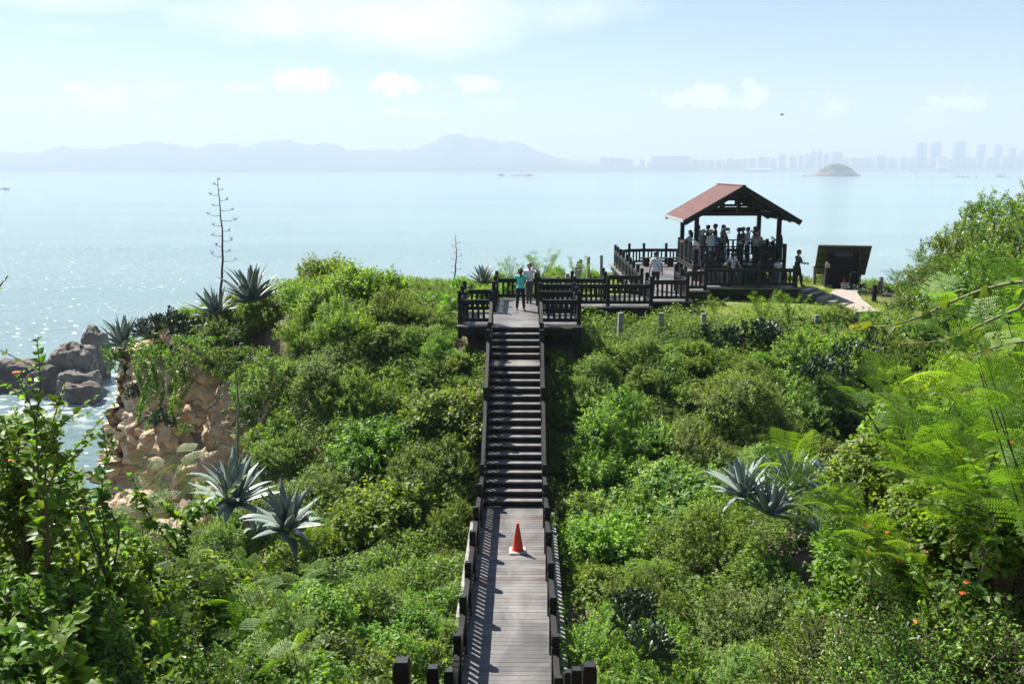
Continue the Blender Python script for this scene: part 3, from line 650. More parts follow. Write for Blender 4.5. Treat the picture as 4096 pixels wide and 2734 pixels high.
for s in (-1, 1):
    m = MB(); x = s*.815
    for (ya, za, yb, zb_) in [(-.05, -.02, yl, zl-.17), (yl, zl-.17, yl+1.02, zl-.17), (yl+1.02, zl-.17, YT, 3.8-.17)]:
        m.bar((x, ya, za), (x, yb, zb_), .055, .34)
    m.build('stringer', M_DARK, e)
    railing(e, [[(s*PW, .17, .04), (s*PW, 26.8-D0, sl*(26.8-D0)+RI*.5), (s*PW, 28.9-D0, zl), (s*PW, yl+1.02+.1, zl+.05), (s*PW, 31.74-D0, 3.8)]], .45, no_post=[(s*PW, 31.74-D0, 3.8), (s*PW, .17, .04)])
YP = D0 + YT                                                         # 31.1, head of the stairs
# platform at the head of the stairs
D0 = YP; e = empty('landing_platform', (XB(D0), D0, 19.8), BROT, 'plank platform at the stair head with a railed bay on each side', 'platform')
m = MB(); planks(m, -.93, .93, 0, 38.25-D0, 0); planks(m, -2.0, -.935, .15, 34.65-D0, 0); planks(m, .935, 2.25, .05, 34.15-D0, 0); m.build('deck', M_DECK, e)
m = MB(); [m.box((x, 3.5, -.17), (.1, 7, .24)) for x in (-.86, 0, .86)]; [m.box((x, 1.8, -.17), (.1, 3.0, .24)) for x in (-1.9, 1.5, 2.15)]; m.box((1.6, .12, -.2), (1.2, .08, .26)); m.box((-1.45, .22, -.2), (1.0, .08, .26)); m.build('beam', M_DARK, e)
d = lambda v: v - D0
railing(e, [[(-PW, d(38.1), 0), (-PW, d(36.3), 0), (-PW, d(34.5), 0), (-1.92, d(34.5), 0), (-1.92, d(33.1), 0), (-1.92, d(31.75), 0), (-PW, d(31.75), 0)], [(-PW, d(38.1), 0), (PW, d(38.1), 0)]], .5)
railing(e, [[(PW, d(36.2), 0), (PW, d(34.0), 0), (2.1, d(34.0), 0), (2.12, d(32.9), 0), (2.15, d(31.75), 0), (PW, d(31.75), 0)]], 1.0)
# boardwalk round to the pavilion (own axes = world axes)
O = Vector((5.4, 38, 19.8)); e = empty('boardwalk', O, 0, 'zigzag plank boardwalk on short posts running from the platform to the pavilion', 'boardwalk')
m = MB(); q = lambda x0, x1, y0, y1, al: planks(m, x0-O.x, x1-O.x, y0-O.y, y1-O.y, 0, al)
q(1.165, 3.70, 35.72, 38.28, 'y'); q(3.71, 5.42, 35.72, 39.35, 'x'); q(5.43, 7.28, 37.25, 52.9, 'x'); q(7.29, 8.62, 40.5, 52.9, 'x'); q(8.63, 12.95, 41.55, 52.9, 'x'); m.build('deck', M_DECK, e)
m = MB()
for x0, x1, yy in [(1.3, 5.3, 35.9), (1.3, 3.6, 38.1), (5.5, 7.15, 37.4), (7.3, 8.6, 40.65), (8.7, 12.85, 41.75), (8.7, 12.85, 43.2)]: m.box(((x0+x1)/2-O.x, yy-O.y, -.2), (x1-x0, .09, .3))
for xx, y0, y1 in [(5.6, 37.6, 52.7), (7.1, 37.6, 40.4), (12.8, 41.9, 52.6), (3.9, 36, 39.2)]: m.box((xx-O.x, (y0+y1)/2-O.y, -.18), (.09, y1-y0, .26))
for xx in np.arange(9.2, 12.6, .7): m.box((xx-O.x, 42.6-O.y, -.14), (.08, 1.5, .18))
m.build('beam', M_DARK, e)
w = lambda l: [(x-O.x, y_-O.y, 0) for x, y_ in l]
railing(e, [w([(1.0, 36.15), (2.42, 36.1), (3.72, 36.1), (5.39, 36.1), (5.41, 37.5), (7.05, 37.5), (7.1, 39.1), (7.13, 40.75), (8.46, 40.9), (8.52, 42.0), (9.74, 42.0), (11.1, 42.0), (12.75, 42.0)])], .48)
railing(e, [w([(.98, 38.1), (2.45, 38.1), (3.78, 37.95), (3.83, 39.3), (5.43, 39.15), (5.47, 40.7), (5.5, 42.4), (5.55, 44), (5.58, 45.5), (5.61, 47.2), (5.63, 48.8), (5.66, 50.3), (5.68, 51.6), (6.55, 52.5), (7.4, 52.75), (8.65, 52.75), (10.0, 52.75), (11.4, 52.75), (12.8, 52.75)])], .6)
fm = MB(); fm.box((0, 0, -.62), (.3, .3, .22)); FOOT = fm.mesh('foot_block'); FOOT.materials.append(M_CONC)
for x, y_ in [(2.42, 36.1), (3.72, 36.1), (5.39, 36.1), (7.05, 37.5), (8.46, 40.9), (9.74, 42), (11.1, 42), (12.75, 42)]: inst('foot_block', FOOT, e, (x-O.x, y_-O.y, 0))
fl = MB()                                                            # short legs
for x, y_ in [(2.42, 36.1), (3.72, 36.1), (5.39, 36.1), (7.05, 37.5), (8.46, 40.9), (9.74, 42), (11.1, 42), (12.75, 42)]: fl.box((x-O.x, y_-O.y, -.49), (.136, .136, .1))
fl.build('leg', M_DARK, e)
lt = MB()                                                             # fallen leaves on the planks
for _ in range(70):
    y_ = random.uniform(14.5, 24.0); x = XB(y_) + random.choice([-1, 1])*random.uniform(.1, .76)**.6*.85; a = random.uniform(0, 6.28); L = random.uniform(.025, .05); z = 16.006; d = Vector((math.cos(a), math.sin(a), .12)); b_ = Vector((-d.y, d.x, .25))
    p = Vector((x, y_, z)); lt.add([p, p+d*L*.5+b_*L*.25, p+d*L, p+d*L*.5-b_*L*.22], [(0, 1, 2, 3)], att=random.random())
def litter_mat():
    t = NT('fallen_leaf'); t.to(t.ramp(t.attr(), [(0, (.12, .07, .03)), (.6, (.3, .2, .06)), (1, (.16, .2, .04))]), 'Base Color'); return t.m
tag(lt.build('fallen_leaves', litter_mat()), 'scattered dry leaves on the lower walkway planks', kind='stuff')
# near stairs under the viewer
e = empty('stairway', (XB(7), 0, 0), BROT, 'near railing posts of the stairs going down from the viewer at the bottom edge', 'stairway')
m = MB(); n = 30; zz = lambda y_: 16.0 + (13.6-y_)*.589
for i in range(34):
    y_ = 13.6 - .285*(i+1); m.box((0, y_+.14, zz(y_)-.02), (1.6, .3, .04))
m.build('tread', M_DECK, e)
for s in (-1, 1):
    m = MB(); m.bar((s*.815, 3.6, zz(3.6)-.1), (s*.815, 13.5, zz(13.5)-.1), .055, .3); m.build('stringer', M_DARK, e)
    railing(e, [[(s*PW, y_, zz(y_)+.08) for y_ in ((7.42, 9.95, 12.1) if s < 0 else (8.46, 10.5, 12.2))]], .4)

# benches and small things on the boardwalk
def bench(x, y_, z, L, rz, label, dp=.42):
    e = empty('bench', (x, y_, z), rz, label, 'bench', None); m = MB(); m.box((0, 0, .44), (L, dp, .06)); m.build('seat', M_DARK, e)
    lg = MB(); lg.box((0, 0, .205), (.3, dp*.75, .41)); lm = lg.mesh('leg'); lm.materials.append(M_DARK)
    for k in (-.33, .33): inst('leg', lm, e, (L*k, 0, 0))
bench(8.0, 51.3, 19.8, 2.0, 0, 'dark backless bench by the far railing left of the pavilion')
def cone(loc, h, label, bands, cream_base, lean=0):
    e = empty('traffic_cone', loc, 0, label, 'traffic cone'); s = h/.7
    M_O = simple('cone_orange', (.82, .06, .022), .45, .06); M_BASE = simple('cone_base', (.42, .4, .34) if cream_base else (.75, .07, .03), .7, .2)
    m = MB(); m.lathe([(.045*s*0+.14*s, .045*s), (.13*s, .07*s), (.03*s, .66*s), (.034*s, .665*s), (.034*s, .7*s), (.02*s, .7*s)], 24); m.build('cone', M_O, e, True)
    b = MB(); b.box((0, 0, .022*s), (.4*s, .4*s, .044*s)); o = b.build('base', M_BASE, e, bevel=.03*s)
    if bands:
        t = MB(); r = lambda z: .13 + (.03-.13)*(z-.07)/.59 + .003
        t.lathe([(r(.27)*s, .27*s), (r(.46)*s, .46*s)], 24); t.build('reflective_band', M_WHITE, e, True)
    return e
p = at_z(2071, 2205, 16.0); cone((p.x, p.y, 16.004), .72, 'bright orange cone on a cream base standing on the lower plank walkway', False, True)
p = at_z(2718, 1078, 19.8); cone((p.x+.02, 43.6, 19.804), .62, 'small orange and white banded cone beside the pavilion corner post', True, False)

# ---------------------------------------------------------------- pavilion
PX0, PX1, PY0, PY1 = 8.72, 12.62, 44.6, 48.3; FZ = 20.56
e = empty('pavilion', (10.66, 46.4, 19.8), 0, 'open dark timber pavilion with a red gable roof on the headland', 'pavilion'); OP = Vector((10.66, 46.4, 19.8))
P = lambda x, y_, z: (x-OP.x, y_-OP.y, z-OP.z)
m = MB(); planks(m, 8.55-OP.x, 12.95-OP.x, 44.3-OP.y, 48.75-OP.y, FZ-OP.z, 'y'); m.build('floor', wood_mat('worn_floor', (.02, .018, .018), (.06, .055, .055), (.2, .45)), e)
m = MB(); m.box(P(10.75, 44.34, FZ-.14), (4.4, .08, .18)); m.box(P(10.75, 48.7, FZ-.14), (4.4, .08, .18)); [m.box(P(x, 46.5, FZ-.15), (.09, 4.2, .2)) for x in (8.6, 10, 11.5, 12.9)]
[m.box(P(x, y_, 20.1), (.14, .14, .6)) for x in (8.62, 10.1, 11.5, 12.88) for y_ in (44.45, 46.5, 48.6)]; m.build('floor_frame', M_DARK, e)
EZ = 22.87; RZ = 24.27
for x, y_ in ((PX0, PY0), (PX1, PY0), (PX0, PY1), (PX1, PY1)):
    m = MB(); m.box(P(x, y_, (19.81+EZ)/2), (.19, .19, EZ-19.81)); m.build('column', M_DARK, e)
m = MB()
for y_ in (PY0, PY1):
    m.box(P(10.67, y_, EZ+.07), (4.1, .14, .17)); m.box(P(10.67, y_, EZ+.34), (3.0, .11, .12)); m.box(P(10.67, y_, EZ+.77), (1.6, .12, .15))
    m.box(P(10.67, y_, EZ+.72), (.17, .15, 1.1)); m.box(P(9.93, y_+.002, EZ+.58), (.14, .1, .42)); m.box(P(11.41, y_+.002, EZ+.58), (.14, .1, .42))
    for s in (-1, 1): m.bar(P(10.67, y_-.02, RZ-.2), P(10.67+s*2.5, y_-.02, 22.82-.2), .13, .2)
for x in (PX0, PX1): m.box(P(x, 46.4, EZ+.09), (.14, 3.55, .16))
m.box(P(10.67, 46.35, RZ-.2), (.14, 5.1, .16)); m.build('roof_truss', M_DARK, e)
m = MB()
for s in (-1, 1):
    for k in np.arange(43.95, 49.0, .42): m.bar(P(10.67+s*.08, k, RZ-.14), P(10.67+s*2.66, k, 22.575), .06, .09)
m.build('rafter', M_DARK, e)
def shingle_mat():
    t = NT('red_shingle'); bt = t.new('TexBrick'); bt.inputs['Scale'].default_value = 1; bt.inputs['Brick Width'].default_value = .34; bt.inputs['Row Height'].default_value = .15; bt.inputs['Mortar Size'].default_value = .008
    bt.inputs['Color1'].default_value = (.088, .036, .033, 1); bt.inputs['Color2'].default_value = (.118, .049, .044, 1); bt.inputs['Mortar'].default_value = (.05, .02, .018, 1)
    s = t.new('SeparateXYZ'); t.l.new(t.new('TexCoord').outputs['Object'], s.inputs[0]); c = t.new('CombineXYZ'); t.l.new(s.outputs[1], c.inputs[0]); t.l.new(t.math('MULTIPLY', s.outputs[0], 1.16), c.inputs[1]); t.l.new(c.outputs[0], bt.inputs['Vector'])
    n = t.noise(3, 5, t.co()); t.to(t.mix(1.0, bt.outputs['Color'], t.ramp(n, [(.3, (.7, .7, .7)), (.7, (1.25, 1.2, 1.15))]), 'MULTIPLY'), 'Base Color')
    t.set(Roughness=.9); t.bump(t.math('ADD', bt.outputs['Fac'], n), -.4, .02); return t.m
M_SH = shingle_mat(); m = MB(); RZ = 24.27; YA, YB = 43.7, 49.1
for s in (-1, 1):
    m.bar(P(10.66+s*1.36, YA, (RZ+22.69)/2-.02), P(10.66+s*1.36, YB, (RZ+22.69)/2-.02), math.hypot(2.72, 1.58), .07, up=(s*1.58, 0, 2.72))
m.bar(P(10.66, YA-.01, RZ+.0), P(10.66, YB+.01, RZ+.0), .2, .06); m.build('roof', M_SH, e)
for y_ in (YA-.025, YB+.025):
    for s in (-1, 1): m = MB(); m.bar(P(10.66, y_, RZ-.13), P(10.66+s*2.7, y_, 22.69-.13), .04, .24); m.build('barge_board', M_DARK, e)
M_FASC = simple('grey_fascia', (.33, .36, .38), .6)
for s in (-1, 1): m = MB(); m.box(P(10.66+s*2.735, (YA+YB)/2, 22.66), (.03, YB-YA, .13)); m.build('fascia', M_FASC, e)
m = MB()
for y_, xa, xb in [(44.38, 8.85, 12.88), (48.68, 8.65, 12.88)]: m.box(P((xa+xb)/2, y_, FZ+.86), (xb-xa, .06, .06)); m.box(P((xa+xb)/2, y_, FZ+.14), (xb-xa, .05, .06))
for x in (8.62, 12.9): m.box(P(x, 46.5, FZ+.86), (.06, 4.2, .06)); m.box(P(x, 46.5, FZ+.14), (.05, 4.2, .06))
rl = m.build('railing', M_DARK, e)
pm = MB(); pm.box((0, 0, .5), (.14, .14, 1.0)); PM = pm.mesh('post'); PM.materials.append(M_DARK)
bm_ = MB(); bm_.box((0, 0, .5), (.1, .035, .66)); BM_ = bm_.mesh('baluster'); BM_.materials.append(M_DARK)
for y_, xs in [(44.38, (9.74, 10.7, 10.86, 11.86, 12.88)), (48.68, (8.65, 9.7, 10.75, 11.8, 12.88))]:
    for x in xs: inst('post', PM, rl, P(x, y_, FZ))
for x in (8.62, 12.9):
    for y_ in (45.4, 46.5, 47.6): inst('post', PM, rl, P(x, y_, FZ))
for y_ in (44.38, 48.68):
    for x in np.arange(8.98, 12.8, .245):
        if min(abs(x-k) for k in (9.74, 10.7, 10.86, 11.86)) > .12: inst('baluster', BM_, rl, P(x, y_, FZ))
for x in (8.62, 12.9):
    for y_ in np.arange(44.7, 48.6, .245):
        if min(abs(y_-k) for k in (45.4, 46.5, 47.6)) > .11: inst('baluster', BM_, rl, P(x, y_, FZ), (0, 0, R(90)))
m = MB()
for i in range(3): m.box(P(11.3, 43.45+i*.29, 19.82+.18*(i+1)), (1.2, .28, .05)); m.box(P(11.3, 43.33+i*.29, 19.72+.18*(i+1)), (1.2, .03, .16))
m.build('step', M_DARK, e)
bench(9.3, 47.9, FZ, 1.0, 0, 'small dark bench inside the pavilion at the back left'); bench(12.3, 46.6, FZ, 2.2, R(90), 'long dark bench along the right rail inside the pavilion')
bx = MB(); bx.box((0, 0, .22), (.5, .36, .44)); o = bx.build('storage_box', simple('box_grey', (.2, .19, .16), .6), bevel=.02); o.location = (9.35, 45.1, FZ+.03); tag(o, 'square grey box on the pavilion floor behind the front rail', 'box')
# red and white house-shaped notices
def house_sign(loc, label, s=1.0):
    e = empty('house_sign', loc, 0, label, 'sign'); m = MB(); o2 = [(-.13, 0), (.13, 0), (.14, .17), (.17, .19), (.0, .36), (-.06, .42), (-.13, .42), (-.15, .26), (-.17, .19), (-.14, .17)]
    m.poly([(x*s, z*s) for x, z in o2], 0, .012); m.v = [(x, -z, y_) for x, y_, z in m.v]; m.build('panel', simple('sign_white', (.75, .72, .72), .6), e)
    m = MB()
    for a, b, c, d_ in [(-.1, -.075, .01, .17), (-.055, -.03, .01, .2), (.03, .055, .01, .2), (.075, .1, .01, .17), (-.1, .1, .005, .022), (-.03, .03, .17, .2)]: m.box(((a+b)/2*s, -.016, (c+d_)/2*s), ((b-a)*s, .006, (d_-c)*s))
    m.build('red_pattern', simple('sign_red', (.5, .03, .04), .6), e)
    m = MB(); m.box((0, -.017, .1*s), (.035*s, .006, .06*s)); m.build('emblem', simple('sign_grey', (.25, .3, .32), .6), e)
house_sign((8.72, 44.49, 21.3), 'red and white house-shaped notice on the pavilion corner post')
# coin telescopes
M_STEEL = simple('grey_steel', (.32, .34, .36), .35, .1, metal=.6)
def telescope(x, y_, z, rz, label):
    e = empty('coin_telescope', (x, y_, z), rz, label, 'telescope'); m = MB(); m.lathe([(.16, 0), (.16, .03), (.075, .06), (.07, 1.12), (.105, 1.16), (.11, 1.2), (.07, 1.24), (.07, 1.3)], 16); m.build('pedestal', M_STEEL, e, True)
    m = MB(); m.tube([(-.2, 0, 1.58), (-.21, 0, 1.4), (-.1, 0, 1.32), (.1, 0, 1.32), (.21, 0, 1.4), (.2, 0, 1.58)], .022, 6); m.build('yoke', M_STEEL, e)
    m = MB(); m.box((0, 0, 1.53), (.3, .34, .15)); [m.tube([(s*.075, -.3, 1.53), (s*.075, .24, 1.53)], .058, 12) for s in (-1, 1)]; m.build('binocular_head', M_STEEL, e, bevel=.012)
telescope(10.62, 46.9, FZ, 0, 'grey coin telescope facing the sea in the middle of the pavilion'); telescope(9.0, 44.95, FZ, R(80), 'grey coin telescope turned sideways beside the front corner post')

# ---------------------------------------------------------------- tunnel shelter, sign, path, posts
M_SHD = simple('shelter_dark', (.012, .012, .011), .6); M_SHB = simple('shelter_board', (.1, .09, .058), .6)
hx, hy = 16.75, 47.4; hz = g1(hx, hy) - .02
hz = CAMZ + ray(3367, 1163)[1]*47.0
e = empty('shelter_hut', (hx, hy, hz), R(-14), 'dark timber tunnel entrance shelter with a roof sloping to the back', 'shelter')
m = MB(); m.box((0, 0, -.1), (2.1, 1.6, .26)); m.box((-.62, 1.0, .1), (.3, 2.2, .3)); m.box((.62, 1.0, .1), (.3, 2.2, .3)); m.build('concrete_base', M_CONC, e)
for s in (-1, 1):
    m = MB(); m.box((s*.78, -.1, 1.06), (.13, .16, 2.1)); m.build('post', M_SHD, e)
    m = MB(); m.box((s*.76, 1.5, .3), (.12, .14, .8)); m.build('post', M_SHD, e)
m = MB(); m.box((0, -.1, 2.0), (1.42, .14, .16)); m.build('lintel', M_SHD, e)
for c_, s_ in [((-.83, .72, .35), (.05, 1.4, .7)), ((.83, .72, .35), (.05, 1.4, .7)), ((0, 1.6, .3), (1.6, .05, .75))]:
    m = MB(); m.box(c_, s_); m.build('wall', M_SHD, e)
for sx_ in (-1, 1):
    m = MB(); m.add([(sx_*.83-.02, 0, .7), (sx_*.83-.02, 1.42, .7), (sx_*.83-.02, 1.42, .84), (sx_*.83-.02, 0, 1.98), (sx_*.83+.02, 0, .7), (sx_*.83+.02, 1.42, .7), (sx_*.83+.02, 1.42, .84), (sx_*.83+.02, 0, 1.98)], [(0, 1, 2, 3), (7, 6, 5, 4), (0, 4, 5, 1), (1, 5, 6, 2), (2, 6, 7, 3), (3, 7, 4, 0)]); m.build('gable', M_SHD, e)
rf = MB(); rf.bar((0, -.32, 2.27), (0, 1.75, .62), 2.55, .05, up=(0, .4, 1)); rf.build('roof', M_SHB, e)
m = MB()
for i in range(5):
    t = i/4; y_ = -.2 + 1.8*t; m.box((0, y_, 2.17 - 1.65*(y_+.32)/2.07), (2.46, .06, .05))
m.build('rafter', M_SHD, e)
m = MB(); m.box((0, .2, .9), (1.5, .04, 1.75)); m.build('shade_panel', simple('tunnel_shade', (.004, .004, .004), .8), e)  # near-black panel stands in for the shade inside the shelter mouth
m = MB(); m.box((-.02, -.2, 1.82), (.86, .03, .24)); m.build('name_board', simple('board_brown', (.05, .042, .04), .5), e)
m = MB(); m.tube([(.76, -.02, .92), (.42, -.02, .92), (.38, -.02, .88), (.34, -.02, .38), (.38, -.02, .32), (.76, -.02, .32)], .018, 6); m.build('handrail', M_STEEL, e)
house_sign((hx-.80, hy-.03, hz+1.12), 'red and white house-shaped notice on the left post of the shelter', .8)
p = (hx-.03, hy-.32, hz+.03); ce = cone(p, .62, 'orange cone carrying a warning board in the shelter mouth', False, False)
def text(body, loc, size, mat, parent, name='lettering', rot=(R(90), 0, 0), align='CENTER'):
    cu = bpy.data.curves.new(name, 'FONT'); cu.body = body; cu.size = size; cu.align_x = align; cu.align_y = 'CENTER'; cu.extrude = .001
    tmp = bpy.data.objects.new('tmp', cu); COL.objects.link(tmp); dg = bpy.context.evaluated_depsgraph_get(); dg.update()
    me = bpy.data.meshes.new_from_object(tmp.evaluated_get(dg)); bpy.data.objects.remove(tmp); me.materials.clear()
    o = link(name, me, mat, parent); o.location = loc; o.rotation_euler = rot; return o
M_TXT = simple('text_black', (.03, .03, .05), .6); M_RED = simple('warning_red', (.42, .012, .02), .5)
e = empty('warning_board', (p[0], p[1]-.2, hz+.12), 0, 'white warning board with a red header propped on the shelter cone', 'sign')
m = MB(); m.box((0, 0, .17), (.4, .012, .3)); m.build('panel', M_WHITE, e); m = MB(); m.box((0, -.009, .27), (.35, .006, .075)); m.build('red_header', M_RED, e)
text('▲ 危險請勿進入 ▲', (0, -.014, .27), .042, M_WHITE, e); text('內部整修暫停開放\n請勿進入 敬請見諒\n如有不便 敬請配合', (0, -.009, .135), .036, M_TXT, e)
# direction sign
sx, sy = 17.2, 41.6; rx, _ = ray(3496, 1200); sy = 43.2; sx = rx*sy; sz = CAMZ + ray(3496, 1215)[1]*sy
e = empty('direction_sign', (sx, sy, sz-.05), R(4), 'dark wooden signpost with a white lettered arm pointing right', 'sign')
m = MB(); m.box((0, 0, .4), (.17, .17, 1.1)); m.build('post', M_DARK, e, bevel=.01); m = MB(); m.box((.5, .0, .62), (.82, .04, .14)); m.build('right_arm', M_DARK, e); m = MB(); m.box((-.2, .03, .63), (.24, .04, .14)); m.build('left_arm', M_DARK, e)
text('往 海 灘', (.4, -.024, .62), .12, M_WHITE, e); text('☟', (.8, -.024, .62), .11, M_WHITE, e); text('◆哨所', (-.19, -.0, .63), .1, M_WHITE, e)
# paved path and concrete steps
def path_mat():
    t = NT('path_paving'); bt = t.new('TexBrick'); bt.inputs['Scale'].default_value = 1; bt.inputs['Brick Width'].default_value = .5; bt.inputs['Row Height'].default_value = .3; bt.inputs['Mortar Size'].default_value = .012
    bt.inputs['Color1'].default_value = (.27, .235, .195, 1); bt.inputs['Color2'].default_value = (.33, .29, .245, 1); bt.inputs['Mortar'].default_value = (.17, .14, .11, 1); t.l.new(t.co(), bt.inputs['Vector'])
    t.to(bt.outputs['Color'], 'Base Color'); t.set(Roughness=.85); return t.m
PA = [(14.9, 39.2, 1.25), (15.05, 40.4, 1.25), (15.45, 42.8, 1.25), (16.1, 45.2, 1.25), (16.75, 46.62, 1.2)]
V = []; 
for i in range(25):
    t = i/24*4; k = min(3, int(t)); f = t-k; x, y_, w_ = [PA[k][j]*(1-f)+PA[k+1][j]*f for j in range(3)]
    z = max(g1(x-w_/2, y_), g1(x+w_/2, y_), g1(x, y_)) + .07
    V += [(x-w_/2, y_, z), (x+w_/2, y_, z), (x-w_/2, y_, z-.4), (x+w_/2, y_, z-.4)]
m = MB(); m.add(V, [f for i in range(24) for f in ((4*i, 4*i+1, 4*i+5, 4*i+4), (4*i+2, 4*i, 4*i+4, 4*i+6), (4*i+1, 4*i+3, 4*i+7, 4*i+5))] + [(0, 2, 3, 1)])
tag(m.build('path', path_mat()), 'pale paved path leading up to the shelter mouth', kind='structure')
e = empty('steps', (12.95, 41.9, 19.8), R(-38), 'short flight from the deck end, two wooden steps then concrete ones', 'steps')
m = MB(); [m.box((.2+i*.36, .5, -.12-.12*i), (.36, 1.3, .05), att=.7) for i in range(2)]; [m.box((.2+i*.36, .5, -.3-.1*i), (.3, 1.1, .2)) for i in range(2)]; m.build('wooden_step', M_DECK, e)
m = MB(); [m.box((1.0+i*.38, .5, -.62-.125*i), (.39, 1.3, .5)) for i in range(6)]; m.build('concrete_step', M_CONC, e)
cp = MB(); cp.box((0, 0, .45), (.16, .16, 1.3)); CPM = cp.mesh('concrete_post'); CPM.materials.append(M_CONC)
def cpost(px, py, D, label, grp='concrete fence posts', hide=.75):
    p = at_D(px, py, D); o = inst('concrete_post', CPM, None, (p.x, p.y, p.z-1.1), (R(random.uniform(-2, 2)), R(random.uniform(-2, 2)), random.uniform(-.3, .3)))
    return tag(o, label, 'post', grp)
for i, px in enumerate((2312, 2480, 2646, 2815)):
    cpost(px, 1252 - (2 if i else -2) + (i == 3)*3, (33.2, 33.0, 32.8, 33.0)[i], 'weathered grey concrete post, %s of the row before the boardwalk' % ('first', 'second', 'third', 'fourth')[i])
cpost(3267, 1258, 34.5, 'grey concrete post standing in the lawn right of the feathery bush'); cpost(3425, 1247, 35.0, 'grey concrete post beside the near end of the paved path')
for px, py, D, lb in [(2353, 1027, 52, 'tallest one in the bent line behind the boardwalk'), (2323, 1037, 50, 'second in the bent line behind the boardwalk'), (2315, 1045, 48.5, 'third in the bent line behind the boardwalk'), (2313, 1056, 46.5, 'fourth in the bent line behind the boardwalk'), (2307, 1066, 44.5, 'fifth in the bent line behind the boardwalk'), (2315, 1078, 43, 'leaning one nearest in the bent line behind the boardwalk'),
    (2407, 1020, 53, 'lone one between bushes left of the pavilion deck'), (2272, 1093, 41.5, 'short one left of the bent line'), (2230, 1103, 41, 'lowest one peeping over the back railing'), (1870, 1143, 38.6, 'one hidden behind the left bay railing'),
    (3181, 1062, 46.5, 'one just right of the pavilion deck corner'), (3262, 1062, 49, 'one left of the shelter'), (3440, 1097, 49.5, 'one right of the shelter with a stone at its foot'), (3527, 1107, 47.5, 'one in the lawn behind the direction sign'), (3610, 1121, 46, 'farthest right one against the hedge'), (1742, 1157, 37.6, 'one half buried in shrubs left of the platform'), (1605, 1170, 37.5, 'one almost lost in the left thicket')]:
    cpost(px, py, D, 'grey concrete post, ' + lb)
rock(at_D(3446, 1140, 49), (.28, .25, .2), 3.3, M_GREY, 'small grey stone at the foot of a concrete post', sub=3)
# ---------------------------------------------------------------- foliage kit
def grid_leaf(st, curl=.12, fold=.12):                               # st: (t, half-width, back-sweep)
    V = []; 
    for t, w_, bk in st:
        zc = -curl*t*t; V += [(t-bk, -w_, zc+fold*w_*2), (t, 0, zc), (t-bk, w_, zc+fold*w_*2)]
    F = []
    for i in range(len(st)-1):
        a = i*3; F += [(a, a+1, a+4, a+3), (a+1, a+2, a+5, a+4)]
    return np.array(V, float), np.array(F)
T_DIA = (np.array([(0, 0, 0), (.45, .27, .07), (1, 0, -.04), (.45, -.27, .07)], float), np.array([(0, 1, 2, 3)]))
T_OVA = grid_leaf([(0, .02, 0), (.22, .22, 0), (.48, .27, 0), (.76, .16, 0), (1, .008, 0)])
T_BRO = grid_leaf([(0, .03, 0), (.15, .27, 0), (.4, .34, 0), (.72, .2, 0), (1, .008, 0)], .2, .2)
T_HRT = grid_leaf([(0, .03, .0), (.06, .3, .12), (.3, .44, .04), (.62, .3, 0), (.85, .11, 0), (1.05, .006, 0)], .1, .1)
T_OBO = grid_leaf([(0, .02, 0), (.35, .13, 0), (.68, .22, 0), (.9, .17, 0), (1, .03, 0)], .05, .1)
def unit(a): return a/np.maximum(np.linalg.norm(a, axis=-1, keepdims=True), 1e-9)
def leaves(P, Dr, Nr, size, tint, tmpl):
    TV, TF = tmpl; d = unit(Dr); b = unit(np.cross(Nr, d)); n = np.cross(d, b); k = len(TV)
    V = P[:, None] + size[:, None, None]*(TV[None, :, 0:1]*d[:, None] + TV[None, :, 1:2]*b[:, None] + TV[None, :, 2:3]*n[:, None])
    F = TF[None] + (np.arange(len(P))*k)[:, None, None]
    return V.reshape(-1, 3), F.reshape(-1, TF.shape[1]), np.repeat(tint, k)
def rand_dir(n, r): return unit(r.normal(size=(n, 3)))
